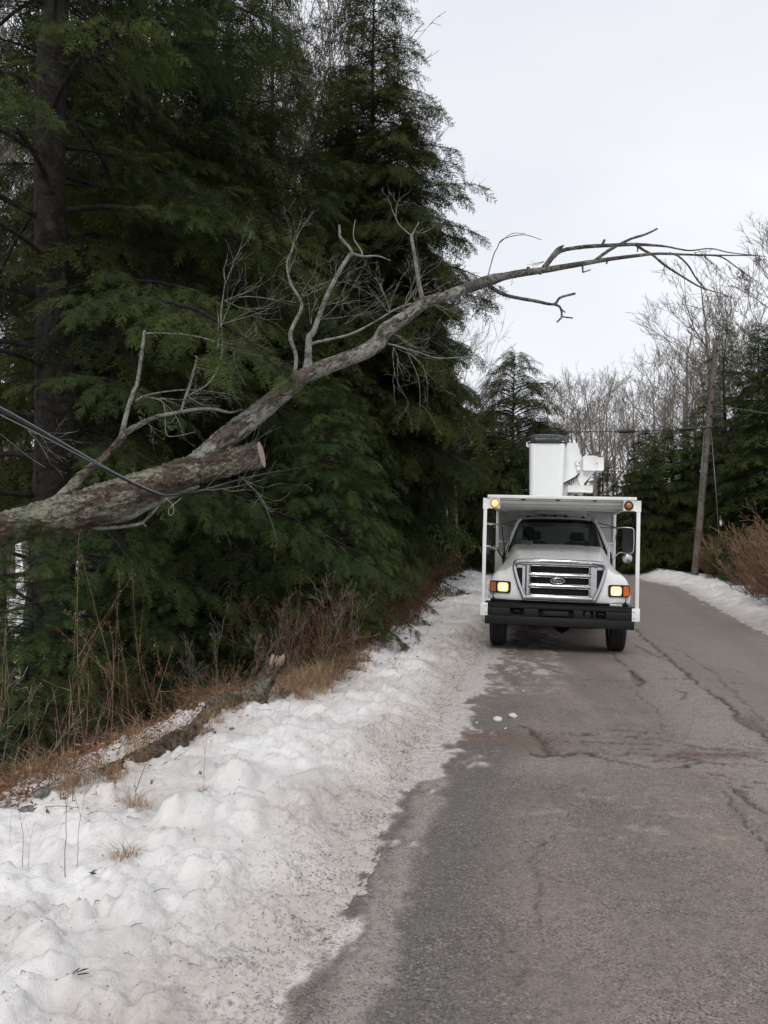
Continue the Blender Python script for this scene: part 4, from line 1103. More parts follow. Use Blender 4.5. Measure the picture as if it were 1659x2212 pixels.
for s in (-1, 1):
    g = pid()
    g.bb(s * 1.220, s * 1.280, -0.03, 0.03, 0.62, cz - 0.075)
    post = part(g, 'canopy_post', 'white', bevel=.008)
    g = pid(); g.prism([(s * 1.284, cz - 0.055), (s * 1.284, cz - 0.22), (s * 1.216, cz - 0.22), (s * 1.13, cz - 0.19), (s * 1.13, cz - 0.06)], -0.036, 0.036); part(g, 'post_bracket', 'white', post, bevel=.004)
    g = pid(); g.bb(s * 1.17, s * 1.295, -0.046, -0.037, 0.57, 0.77); g.bb(s * 1.285, s * 1.295, -0.037, 0.06, 0.57, 0.77); part(g, 'post_base_plate', 'white', post, bevel=.003)
    g = pid()
    for z in (0.62, 0.72): g.disc((s * 1.20, -0.05, z), (0, 1, 0), 0.011, 0.012, 6)
    part(g, 'bolt', 'steel', post)
    # flasher boxes hang under the lip
    root = bpy.data.objects.new('flasher', None); COL.objects.link(root); root.parent = truck; root.location = (s * 1.088, -0.05, cz - 0.133)
    g = pid(); g.prism(rrect(0, 0, 0.155, 0.152, 0.006, 2), -0.0, 0.10); g.build('flasher_box', M['fiberglass'], root, bevel=.004)
    g = pid(); g.tube([(0.064 * math.cos(a), -0.008, 0.064 * math.sin(a)) for a in np.linspace(0, 2 * math.pi, 28, endpoint=False)], 0.011, 8, closed=True); g.build('bezel', M['amber'] if s < 0 else M['plastic'], root, smooth=True)
    g = pid(); g.lathe([(0.001, -0.032), (0.03, -0.028), (0.05, -0.016), (0.058, -0.002), (0.001, -0.001)], (0, 0, 0), 'y', 26); g.build('lamp_lens', M['beacon'] if s < 0 else M['amber_dull'], root, smooth=True)
# horizontal rails on the left between post and body
g = pid(); g.rod((-1.25, 0.02, 2.03), (-1.22, 3.1, 2.03), 0.012); g.rod((-1.25, 0.02, 1.66), (-1.22, 3.1, 1.66), 0.012); part(g, 'side_rail', 'white_dull')
g = pid(); g.rod((-1.25, 0.03, 2.02), (-1.06, 0.25, 2.02), 0.01, 6); g.rod((-1.25, 0.03, 1.65), (-1.03, 0.3, 1.63), 0.01, 6); part(g, 'rail_stay', 'steel')

# service body behind the cab
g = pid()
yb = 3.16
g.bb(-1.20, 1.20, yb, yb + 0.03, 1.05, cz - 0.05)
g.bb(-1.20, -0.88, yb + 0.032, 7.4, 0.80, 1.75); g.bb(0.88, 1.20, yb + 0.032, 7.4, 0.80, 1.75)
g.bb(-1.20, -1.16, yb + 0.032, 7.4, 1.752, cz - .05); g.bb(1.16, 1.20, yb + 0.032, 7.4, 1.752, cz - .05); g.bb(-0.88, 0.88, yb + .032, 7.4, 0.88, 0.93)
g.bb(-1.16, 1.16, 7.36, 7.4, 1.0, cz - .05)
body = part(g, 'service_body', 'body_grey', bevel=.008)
for s in (-1, 1):
    g = pid(); g.bb(s * 1.205, s * 1.145, yb - 0.035, yb - .002, 0.9, cz - 0.05); part(g, 'body_upright', 'white', body, bevel=.004)
g = pid()
g.bb(-1.14, -0.96, yb - 0.03, yb - .002, 1.74, 1.78); g.bb(0.96, 1.14, yb - 0.03, yb - .002, 1.76, 1.80)
g.bb(-1.14, -0.98, yb - 0.03, yb - .002, 2.34, 2.37); g.bb(0.6, 1.14, yb - 0.02, yb - .002, 2.385, 2.40)
part(g, 'body_ledge', 'white', body, bevel=.004)
g = pid()
for s in (-1, 1):
    for z in np.arange(1.3, 2.3, 0.16): g.disc((s * 1.125, yb - 0.004, z), (0, 1, 0), 0.008, 0.012, 6)
g.disc((0.66, yb - 0.01, 2.345), (0, 1, 0), 0.024, 0.02, 14)
part(g, 'rivet', 'steel', body)
for s in (-1, 1):
    for (y0, y1) in ((3.3, 4.3), (4.36, 4.66), (5.75, 7.2)):
        g = pid(); g.bb(s * 1.201, s * 1.215, y0, y1, 1.0, 1.68); d = part(g, 'locker_door', 'white', body, bevel=.004)
g = pid(); g.bb(-1.19, -0.98, yb - 0.55, yb - 0.05, 1.18, 1.56); g.bb(-1.05, -1.0, yb - .5, yb - .05, 1.0, 1.18); part(g, 'side_locker', 'white_dull', bevel=.01)
g = pid(); g.prism([(1.0, 1.50), (1.0, 1.74), (1.08, 1.76), (1.15, 1.70), (1.16, 1.55), (1.12, 1.50)], yb - 0.2, yb - 0.04); part(g, 'fuel_filler_box', 'white', bevel=.01)

# boom rest and turret cover seen above the cab roof
g = pid()
g.prism([(-0.69, 2.27), (-0.69, 2.375), (-0.64, 2.425), (-0.36, 2.425), (-0.36, 2.40), (-0.36, 2.27)], 2.86, 2.95)
g.prism([(0.24, 2.27), (0.24, 2.40), (0.24, 2.415), (0.53, 2.415), (0.60, 2.35), (0.60, 2.27)], 2.86, 2.95)
g.bb(-0.42, 0.28, 2.70, 2.99, 2.36, 2.385); g.bb(-0.39, 0.25, 2.74, 2.96, 2.29, 2.358); g.bb(-0.34, 0.36, 2.85, 3.1, 2.386, 2.415)
part(g, 'boom_rest', 'white', bevel=.008)

# aerial device
boom = bpy.data.objects.new('aerial_boom', None); COL.objects.link(boom); boom.parent = truck; boom.location = (0, 0, -0.095)
g = pid(); g.lathe([(0.42, 0.93), (0.42, 1.15), (0.34, 1.2), (0.32, 2.5), (0.38, 2.55), (0.38, 2.62), (0.001, 2.63)], (0.25, 5.9, 0), 'z', 32); g.build('turret', M['white'], boom)
g = pid(); g.bb(0.1, 0.40, 5.7, 6.5, 2.62, 3.2); g.build('turret_head', M['white'], boom, bevel=.03)
def hollow(g, a, b_, w, h):
    a = Vector(a); b_ = Vector(b_); d = (b_ - a); L_ = d.length; q = d.to_track_quat('Y', 'Z').to_matrix()
    g.box((a + b_) / 2, (w, L_, h), q)
g = pid(); hollow(g, (0.30, 3.9, 2.74), (0.28, 6.3, 2.95), 0.22, 0.26); g.build('lower_boom', M['white'], boom, bevel=.02)
g = pid(); hollow(g, (0.36, 3.72, 3.18), (0.28, 6.2, 3.20), 0.20, 0.22); g.build('upper_boom', M['fiberglass'], boom, bevel=.02)
yb2 = 3.55
def K(x, y, dep=yb2):   # position on the truck at depth dep of a mark on the photo's truck crop
    ppm = 519 * 13.3 / (13.3 + dep); cxx = 638 + (845 - 638) * 13.3 / (13.3 + dep)
    return ((x - cxx) / ppm, 1.7 - (y - (1032 + 0.0127 * (x - 843))) / ppm)
def KP(l, dep=yb2): return [K(x, y, dep) for x, y in l]
g = pid(); g.prism(KP([(868, 168), (972, 170), (985, 215), (1000, 290), (1000, 395), (965, 430), (850, 492)]), 3.50, 3.86); o = g.build('jib_cover', M['fiberglass'], boom, bevel=.02)
g = pid(); g.prism(KP([(850, 494), (965, 432), (998, 400), (992, 425), (960, 452), (850, 502)]), 3.49, 3.84); g.build('cover_gasket', M['vinyl'], boom)
g = pid(); c0 = K(980, 330); g.tube([(c0[0] + 0.055 * math.cos(a), 3.485, c0[1] + 0.065 * math.sin(a)) for a in np.linspace(-0.4, 3.4, 18)], 0.009, 6); g.disc((c0[0] + .01, 3.47, c0[1]), (0, 1, 0), 0.05, 0.05, 20); g.disc((c0[0] + 0.02, 3.46, c0[1] - 0.10), (0, 1, 0), 0.045, 0.05, 20); g.build('pivot_cover', M['white'], boom, smooth=False, bevel=.004)
g = pid(); c0 = K(995, 322); g.disc((c0[0], 3.44, c0[1]), (0, 1, 0), 0.012, 0.03, 10); g.build('pin', M['plastic'], boom)
g = pid(); g.prism(KP([(1000, 290), (1028, 272), (1028, 395), (1004, 400)]), 3.56, 3.8); g.build('tip_bracket', M['white_dull'], boom, bevel=.008)
g = pid(); p = KP([(1030, 270), (1136, 385)]); g.prism(rrect((p[0][0] + p[1][0]) / 2, (p[0][1] + p[1][1]) / 2, p[1][0] - p[0][0], p[0][1] - p[1][1], 0.02), 3.42, 3.95); g.build('control_box', M['white'], boom, bevel=.008)
g = pid(); p = KP([(1139, 284), (1196, 384)]); g.prism(rrect((p[0][0] + p[1][0]) / 2, (p[0][1] + p[1][1]) / 2, p[1][0] - p[0][0], p[0][1] - p[1][1], 0.02), 3.45, 3.85); g.build('valve_box', M['white'], boom, bevel=.008)
g = pid(); c0 = K(1141, 329); g.disc((c0[0], 3.415, c0[1]), (0, 1, 0), 0.011, 0.02, 10); g.build('knob', M['plastic'], boom)
g = pid(); g.prism(KP([(1000, 400), (1028, 388), (1130, 388), (1040, 482), (1035, 505), (1012, 505), (985, 440)]), 3.55, 3.75); g.build('leveling_arm', M['white'], boom, bevel=.006)
g = pid(); p = KP([(905, 505), (1110, 558)]); g.prism(rrect((p[0][0] + p[1][0]) / 2, (p[0][1] + p[1][1]) / 2, p[1][0] - p[0][0], p[0][1] - p[1][1], 0.012), 3.50, 3.92); g.build('boom_cradle', M['white'], boom, bevel=.008)
g = pid(); g.prism(KP([(850, 505), (985, 440), (1012, 480), (1012, 505), (912, 508), (896, 612), (838, 612)]), 3.58, 3.80)
g.build('lower_shroud', M['white_dull'], boom, bevel=.006)
g = pid(); g.rod(*[(q[0], 3.56, q[1]) for q in KP([(918, 470), (893, 614)])], 0.011); g.tube(spline([(q[0], 3.6, q[1]) for q in KP([(898, 604), (925, 598), (945, 572), (1000, 565), (1028, 568), (1025, 578), (990, 578)])]), 0.014, 6); g.build('hose', M['white_dull'], boom, smooth=True)
g = pid(); g.bb(K(1040, 560)[0], K(1062, 560)[0], 3.7, 3.75, K(1040, 615)[1], K(1040, 560)[1]); g.build('red_strut', M['orange_red'], boom)
g = pid()
for (a, b_) in (((912, 468), (922, 500)), ((935, 455), (930, 500)), ((945, 452), (952, 480))): g.rod(*[(q[0], 3.47, q[1]) for q in KP([a, b_])], 0.008, 6)
g.build('clip', M['plastic'], boom)
# bucket: rounded square tub, tapering, with a rolled rim and tied vinyl cover
bcx, bcy = -0.205, 3.22
def bring(z, hw, hd, r, n=8):
    return [(bcx + x, bcy + y, z) for x, y in rrect(0, 0, 2 * hw, 2 * hd, r, n)]
g = pid(); rings = []
for z, hw in ((2.56, 0.305), (2.58, 0.325), (2.66, 0.334), (3.15, 0.345), (3.74, 0.362)):
    rings.append(bring(z, hw, hw, 0.09))
A = np.array(rings); A = np.concatenate([A, A[:, :1]], 1); g.grid(A); g.add(A[0][:-1], [list(range(len(A[0]) - 1))])
A2 = np.array([bring(3.74, .362, .362, .09), bring(3.755, .372, .372, .095), bring(3.775, .385, .385, .10), bring(3.79, .372, .372, .095), bring(3.785, .34, .34, .08)]); A2 = np.concatenate([A2, A2[:, :1]], 1); g.grid(A2)
bucket = g.build('bucket', M['fiberglass'], boom, smooth=True, auto=True)
g = pid(); g.prism(rrect(bcx - 0.375, 3.735, 0.07, 0.085, 0.03), bcy - 0.25, bcy - 0.12); g.build('bucket_lug', M['fiberglass'], bucket, bevel=.01) if False else g.build('bucket_lug', M['fiberglass'], boom, bevel=.01)
g = pid(); rows = []
na = 96
for q, (rr_, zz) in enumerate([(0.376, 3.735), (0.395, 3.742), (0.408, 3.78), (0.402, 3.825), (0.37, 3.87), (0.31, 3.91), (0.20, 3.935), (0.1, 3.945), (0.0, 3.948)]):
    row = []
    for k in range(na):
        a = 2 * math.pi * k / na
        sq = 1 / (abs(math.cos(a)) ** 5 + abs(math.sin(a)) ** 5) ** 0.2
        pl = 1 + (0.018 * math.sin(a * 29 + 2 * math.sin(3 * a)) if 1 <= q <= 4 else 0)
        row.append((bcx + rr_ * sq * math.cos(a) * pl, bcy + rr_ * sq * math.sin(a) * pl, zz + (0.008 * math.sin(a * 23) + 0.006 * math.sin(a * 11 + 1) if 1 < q < 6 else 0)))
    rows.append(row + [row[0]])
g.grid(np.array(rows)); g.build('bucket_cover', M['vinyl'], boom, smooth=True)
# ------------------------------------------------------------------ plants: fronds, hemlocks, bare trees, brush
def tri_frond(rg, L=0.8, spacing=0.055, leaf=0.07, wide=0.30, droop=0.22, fat=0.26):
    """flat spray: an axis with side shoots, each set with narrow leaves"""
    V = []; s = 0.05 * L; side = 1
    def leaf_tri(p, d, ln, w):
        d = d / (np.linalg.norm(d) + 1e-9); n = np.array([-d[1], d[0], 0.0]); n /= np.linalg.norm(n) + 1e-9
        z = rg.normal(0, 0.30); tip = p + (d + np.array([0, 0, z])) * ln
        V.extend([p - n * w / 2, p + n * w / 2, tip])
    while s < L:
        for sd in (-1, 1):
            if rg.random() < 0.12: continue
            l = wide * L * (1 - (s / L) ** 1.6) * rg.uniform(0.3, 1.25) + 0.03
            a = R(rg.uniform(28, 72)) * sd; d = np.array([math.cos(a), math.sin(a), 0.0])
            p0 = np.array([s, 0, 0]); q = 0.02; k = 1; cv = rg.normal(0, 1.2); lift = rg.normal(0, .18)
            while q < l:
                bend = np.array([-d[1], d[0], 0]) * cv * q * q + np.array([0.0, 0.0, -0.25 * q * q / (l + .01) + lift * q])
                p = p0 + d * q + bend; b = a + R(48) * k + rg.normal(0, 0.12)
                leaf_tri(p, np.array([math.cos(b), math.sin(b), 0]), leaf * rg.uniform(0.6, 1.1) * (1 - 0.4 * q / l), leaf * fat)
                k = -k; q += leaf * 0.42
            leaf_tri(p0, d, l * 1.02, 0.012 + leaf * .06); leaf_tri(p0 + d * (l * .8), d, leaf * 1.1, leaf * fat)
        s += spacing
    leaf_tri(np.array([0.0, 0, 0]), np.array([1.0, 0, 0]), L * 1.02, 0.016)
    V = np.array(V); V[:, 2] -= droop * V[:, 0] ** 2 / L + 0.25 * np.abs(V[:, 1]) ** 1.5
    return V
_rg = np.random.default_rng(21)
FR_FINE = [tri_frond(_rg, 0.7, 0.06, 0.075) for _ in range(4)]
FR_MID = [tri_frond(_rg, 0.58, 0.065, 0.070, 0.34, 0.30, 0.30) for _ in range(4)]
FR_NEAR = [tri_frond(_rg, 0.36, 0.034, 0.036, 0.36, 0.35, 0.26) for _ in range(6)]
FR_COARSE = [tri_frond(_rg, 1.0, 0.17, 0.17, 0.34, 0.25, 0.34) for _ in range(3)]

class Crown:
    def __init__(s, fr): s.fr = fr; s.T = [[] for _ in fr]
    def put(s, rg, p, d, sc, roll=0.0):
        """frond at p along d"""
        x = np.array(d, float); x /= np.linalg.norm(x) + 1e-9
        y = np.cross([0, 0, 1.0], x); ny = np.linalg.norm(y)
        y = y / ny if ny > 1e-3 else np.array([0, 1.0, 0]); z = np.cross(x, y)
        c, s_ = math.cos(roll), math.sin(roll); y, z = c * y + s_ * z, -s_ * y + c * z
        k = rg.integers(len(s.fr)); s.T[k].append((p, x * sc, y * sc, z * sc, rg.random()))
    def mesh(s, name):
        Vs = []; Ts = []
        for fr, tl in zip(s.fr, s.T):
            if not tl: continue
            Pp = np.array([t[0] for t in tl]); B = np.array([[t[1], t[2], t[3]] for t in tl]); tt = np.array([t[4] for t in tl])
            V = np.einsum('vk,nkj->nvj', fr, B) + Pp[:, None]
            tipn = fr[:, 0] / fr[:, 0].max()
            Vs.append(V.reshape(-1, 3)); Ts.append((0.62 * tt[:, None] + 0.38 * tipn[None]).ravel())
        V = np.concatenate(Vs); F = np.arange(len(V)).reshape(-1, 3)
        return np_mesh(name, V, [F], False, {'tint': np.concatenate(Ts)})
def rotz(d, a):
    c, s = math.cos(a), math.sin(a); return np.array([d[0] * c - d[1] * s, d[0] * s + d[1] * c, d[2]])

def hemlock(seed, H, Rr, hb, nb, fr, frs=1.0, trunk_r=0.2, power=0.8, dens=1.0, dead=14, taper_top=True, mat='needles', cap=9.0, bare_side=False):
    rg = np.random.default_rng(seed); g = Geo(); cr = Crown(fr)
    n = 14; tp = [(0.06 * H * 0.1 * math.sin(k * 0.9 + seed), 0.05 * math.cos(k * 1.3 + seed), -1.0 + (H + 1.0) * k / (n - 1)) for k in range(n)]
    trad = [trunk_r * (1.25 if k == 0 else 1.08 if k == 1 else 1.0) * max(0.04, (1 - (k / (n - 1)) * 0.97)) for k in range(n)]
    g.tube(tp, trad, 14, disp=lambda a, b: 1 + 0.10 * rg.normal(size=(a, b)))
    tpn = np.array(tp)
    def tpos(h): return np.array([np.interp(h, tpn[:, 2], tpn[:, 0]), np.interp(h, tpn[:, 2], tpn[:, 1]), h])
    az = rg.random() * 6
    for i in range(nb):
        f = ((i + rg.random()) / nb); h = hb + (H - hb) * f; az += 2.4 + rg.normal(0, 0.35)
        Lb = Rr * min(cap, max(0.0, 1 - f) ** power) * rg.uniform(0.66, 1.18) + 0.22
        if f < 0.12: Lb *= rg.uniform(0.6, 1.0)
        up = 0.38 * f + 0.12 + rg.normal(0, 0.07); dr = 0.55 + 0.25 * (1 - f) + rg.normal(0, 0.08)
        d0 = np.array([math.cos(az), math.sin(az), 0]); p0 = tpos(h)
        pts = []; m = 7; wob = rg.normal(0, 0.12)
        for k in range(m):
            t = k / (m - 1); pts.append(p0 + rotz(d0, wob * t) * Lb * t + np.array([0, 0, Lb * (up * t - dr * 0.62 * t * t)]))
        pts = np.array(pts)
        g.tube(pts, np.linspace(max(0.010, 0.014 * Lb ** .8), 0.004, m), 4, caps=False)
        def at(t):
            k = min(int(t * (m - 1)), m - 2); u = t * (m - 1) - k
            dd = pts[k + 1] - pts[k]; return pts[k] * (1 - u) + pts[k + 1] * u, dd / (np.linalg.norm(dd) + 1e-9)
        if bare_side and math.cos(az) < 0.15 and h < 9.5 + rg.normal(0, .8):
            for j in range(9):
                p, dd = at(rg.uniform(.2, .95)); q = p + rotz(dd, rg.normal(0, .9)) * rg.uniform(.3, 1.1) + np.array([0, 0, rg.normal(0, .25)]); g.tube([p, (p + q) / 2 + rg.normal(0, .06, 3), q], [.008, .005, .002], 3, caps=False)
                cr.put(rg, q, q - p, frs * .6, rg.normal(0, .5)) if rg.random() < .3 else None
            continue
        cr.put(rg, pts[-2], pts[-1] - pts[-2], frs * 0.9)
        st = 0.30 / dens; ns = max(2, int(Lb * 0.80 / st)); sd = 1
        for k in range(ns):
            t = 0.20 + 0.80 * (k + rg.random() * 0.5) / ns
            if t >= 1: continue
            p, dd = at(t); sl = 0.42 * Lb * (1 - t) ** 0.7 * rg.uniform(0.7, 1.1)
            for sd in (-1, 1):
                ds = rotz(dd, sd * R(rg.uniform(38, 62))); ds = ds + np.array([0, 0, rg.normal(-0.05, 0.10)]); ds /= np.linalg.norm(ds)
                if sl > 0.45:
                    q = 0.15; s2 = 1
                    g.tube([p, p + ds * sl * 0.9 + np.array([0, 0, -0.12 * sl])], [0.008, 0.003], 3, caps=False)
                    while q < sl:
                        pp = p + ds * q + np.array([0, 0, -0.13 * q * q / sl])
                        cr.put(rg, pp, rotz(ds, s2 * R(rg.uniform(25, 55))) + np.array([0, 0, rg.normal(-0.10, 0.12)]), frs * rg.uniform(0.35, 0.9), rg.normal(0, 0.55)); s2 = -s2
                        q += 0.27 / dens
                    cr.put(rg, p + ds * sl * 0.85 + np.array([0, 0, -.1 * sl]), ds + np.array([0, 0, -0.25]), frs * rg.uniform(0.6, 0.95), rg.normal(0, 0.2))
                else:
                    cr.put(rg, p, ds + np.array([0, 0, -0.08]), frs * rg.uniform(0.55, 0.9) * min(1, 0.45 + Lb), rg.normal(0, 0.5))
    for k in range(3): cr.put(rg, tpos(H - 0.3 - 0.15 * k), np.array([rg.normal(0, .3), rg.normal(0, .3), 1.0]), frs * 0.7)
    for i in range(dead):   # dead lower limbs
        h = hb * rg.uniform(0.15, 1.1) + 0.3; a = rg.random() * 6.3; L = Rr * rg.uniform(0.25, 0.6); p = tpos(h); pts = [p]; d = np.array([math.cos(a), math.sin(a), rg.uniform(-0.1, .35)])
        for k in range(5):
            d = d + rg.normal(0, 0.18, 3); d[2] -= 0.06; p = p + d / np.linalg.norm(d) * L / 5; pts.append(p)
            if k > 1:
                q = p + rg.normal(0, 0.25, 3) * L * .6; g.tube([p, (p + q) / 2 + rg.normal(0, .05, 3), q], [0.008, 0.005, 0.002], 3, caps=False)
        g.tube(pts, np.linspace(0.03, 0.005, 6), 5, caps=False)
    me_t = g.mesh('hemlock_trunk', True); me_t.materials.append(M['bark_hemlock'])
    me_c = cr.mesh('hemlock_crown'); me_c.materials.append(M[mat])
    return me_t, me_c
def tree_from(meshes, loc, rz, sc, name, label, cat, group, names=('trunk', 'crown'), tilt=(0, 0)):
    r = empty(name, loc, rz, label, cat, group); r.scale = (sc, sc, sc) if not hasattr(sc, '__len__') else sc
    r.rotation_euler = (tilt[0], tilt[1], rz)
    for nm, me in zip(names, meshes):
        if me is not None: link(nm, me, r)
    return r

def branchy(rg, g, p, d, L, r, lvl, maxl, spread=0.55, up=0.12, kids=(3, 5), sides=(7, 5, 4, 3, 3, 3), seg=5, ratio=(0.45, 0.7), wig=0.14, rmin=0.002):
    pts = [p]; dd = d / np.linalg.norm(d)
    for k in range(seg):
        dd = dd + rg.normal(0, wig, 3) + np.array([0, 0, up * 0.3]); dd /= np.linalg.norm(dd); pts.append(pts[-1] + dd * L / seg)
    rads = np.linspace(r, max(rmin, r * 0.35), seg + 1)
    g.tube(pts, rads, sides[min(lvl, 5)], caps=False)
    if lvl >= maxl: return
    nk = rg.integers(kids[0], kids[1] + 1)
    for i in range(nk):
        t = rg.uniform(0.25, 1.0) if i else 1.0; x = t * seg; k = min(int(x), seg - 1); u = x - k
        q = pts[k] * (1 - u) + pts[k + 1] * u; base = pts[k + 1] - pts[k]; base /= np.linalg.norm(base)
        nd = base + rg.normal(0, spread, 3) * (0.6 if t == 1.0 else 1.0); nd[2] += up
        branchy(rg, g, q, nd, L * rg.uniform(*ratio) * (1.1 - 0.35 * t), max(rmin, rads[k] * rg.uniform(0.5, 0.75)), lvl + 1, maxl, spread, up, kids, sides, max(3, seg - 1), ratio, wig, rmin)
def bare_tree(seed, H, r, fork=0.35, maxl=4, narrow=1.0, lean=0.0, mat='bark_bare', rmin=0.006, nb=16):
    rg = np.random.default_rng(seed); g = Geo()
    n = 12; p = np.array([0, 0, -0.5]); d = np.array([lean, rg.normal(0, .03), 1.0]); pts = [p]
    for k in range(n):
        d = d + np.array([rg.normal(0, .05), rg.normal(0, .05), 0.12]); d /= np.linalg.norm(d); pts.append(pts[-1] + d * (H * 0.85) / n)
    rads = np.linspace(r, r * 0.16, n + 1) * np.array([1.2] + [1] * n); g.tube(pts, rads, 8, caps=False)
    gc = Geo()
    for i in range(nb):
        t = fork + (1 - fork) * (i + rg.random()) / nb; x = min(t, 0.999) * n; k = int(x); u = x - k; q = pts[k] * (1 - u) + pts[k + 1] * u
        a = i * 2.4 + rg.normal(0, .4); nd = np.array([math.cos(a) * narrow, math.sin(a) * narrow, 0.95 + rg.normal(0, .2)])
        branchy(rg, gc, q, nd, H * 0.30 * (1.15 - 0.6 * t) * rg.uniform(.8, 1.2), rads[k] * rg.uniform(.35, .55), 1, maxl, 0.42, 0.14, (3, 5), rmin=rmin)
    branchy(rg, gc, pts[-1], d, H * 0.15, rads[-1], 2, maxl, rmin=rmin)
    a = g.mesh('bare_trunk', True); a.materials.append(M[mat]); b = gc.mesh('bare_branches', True); b.materials.append(M[mat])
    return a, b
print('plants generators ready')

# ---- large hemlocks on the left
HA = hemlock(1, 19.0, 4.2, 4.6, 140, FR_MID, 1.05, 0.26, 0.62, 1.35)
HB_ = hemlock(2, 17.0, 3.6, 1.2, 160, FR_MID, 1.05, 0.20, 0.7, 1.35)
HR = hemlock(7, 20.0, 4.9, 4.4, 240, FR_MID, 1.2, 0.20, 0.95, 1.45, cap=0.64)
HW = hemlock(8, 8.0, 4.4, 0.4, 170, FR_MID, 1.25, 0.16, 0.6, 1.0, 8)
HC = hemlock(3, 6.0, 2.1, 0.4, 100, FR_NEAR, 1.15, 0.08, 0.85, 1.6, 6, mat='needles_light')
HD = hemlock(4, 14.0, 3.4, 0.8, 140, FR_COARSE, 1.25, 0.18, 0.8, 0.85, 8)
HN = hemlock(5, 20.0, 4.4, 3.6, 86, FR_NEAR, 1.0, 0.36, 0.5, 1.7, 40, bare_side=True)
HM = hemlock(6, 15.0, 3.4, 0.4, 150, FR_MID, 1.25, 0.17, 0.8, 1.1, 8)
print('tris', sum(len(x[1].polygons) for x in (HA, HB_, HC, HD, HN, HM)))
def at_px(x, D, dz=0.0):
    """ground point under the photo column x at distance D"""
    p = P(x, 1180, D); return Vector((p.x, p.y, tz(p.x, p.y) + dz))
GL = 'hemlocks on the slope left of the road'
big = [
 # mesh, x, D, height, rot, label
 (HN, 96, 10.9, 20.5, 0.3, 'thick dark hemlock trunk with bare inner limbs at the far left'),
 (HA, 255, 14.2, 19.5, 1.2, 'tall dense hemlock just right of the thick near trunk'),
 (HB_, 420, 16.0, 18.5, 2.2, 'tall dark hemlock behind the upright dead branches of the fallen limb'),
 (HA, 560, 18.6, 17.0, 3.9, 'tall hemlock left of the gap where sky shows between crowns'),
 (HB_, 690, 20.5, 13.2, 5.0, 'shorter hemlock whose top ends in the sky gap'),
 (HR, 790, 22.0, 19.2, 0.8, 'tall hemlock with a pointed top forming the right edge of the dark stand'),
 (HR, 852, 24.5, 14.8, 3.0, 'slender hemlock close against the right side of the pointed hemlock'),
 (HM, 740, 23.5, 17.0, 4.4, 'slim hemlock filling the left side of the pointed hemlock'),
 (HM, 835, 27.0, 12.0, 1.0, 'hemlock of middle height at the right foot of the dark stand'),
 (HA, 215, 20.0, 18.0, 4.0, 'hemlock deep in the stand behind the near trunk'),
 (HB_, 400, 23.0, 18.0, 5.5, 'hemlock deep in the stand beyond the fallen trunk'),
 (HD, 620, 26.0, 13.0, 0.4, 'hemlock deep in the stand behind the dead upright branches'),
 (HD, 760, 29.0, 18.0, 1.9, 'hemlock standing behind the pointed hemlock'),
 (HD, 470, 28.0, 17.0, 2.7, 'hemlock at the back of the stand beyond the middle of the fallen limb'),
]
hts = {id(HA): 19.0, id(HR): 20.0, id(HW): 8.0, id(HB_): 17.0, id(HC): 6.0, id(HD): 14.0, id(HN): 20.0, id(HM): 15.0}
for me, x, D, h, rz, lab in big:
    s = h / hts[id(me)]; p = at_px(x, D)
    p.z -= 0.1
    tree_from(me, p, rz, (s, s, s), 'hemlock_tree', lab, 'tree', GL)
small = [
 (HC, 700, 12.6, 4.6, 0.2, 'young hemlock with bright green tips below the fallen limb, nearest the brush'),
 (HC, 590, 13.4, 4.2, 1.5, 'young hemlock right of the sawn stub end'),
 (HC, 735, 15.6, 5.0, 2.6, 'young hemlock beside the red-brown brush at the bank'),
 (HC, 470, 12.4, 4.2, 3.4, 'young hemlock directly below the sawn stub end'),
 (HC, 330, 10.8, 3.8, 4.5, 'young hemlock beneath the middle of the fallen trunk'),
 (HC, 150, 8.6, 2.9, 5.2, 'low young hemlock at the left above the snow bank, nearest of the young ones'),
 (HC, 70, 7.0, 2.5, 2.9, 'low young hemlock lowest on the slope at the far left, above the bank lip'),
 (HC, -30, 8.2, 3.4, 0.9, 'young hemlock cut by the left edge below the fallen trunk'),
 (HC, 785, 19.5, 5.4, 2.0, 'young hemlock in front of the pale leaning trunk'),
 (HC, 640, 16.5, 7.2, 0.1, 'half-grown hemlock behind the middle of the dead limb'),
 (HC, 400, 14.8, 6.8, 4.1, 'half-grown hemlock behind the forked dead branch'),
]
for me, x, D, h, rz, lab in small:
    s = h / 6.0; p = at_px(x, D); tree_from(me, p, rz, s * 1.0, 'young_hemlock', lab, 'tree', 'young hemlocks along the bank')
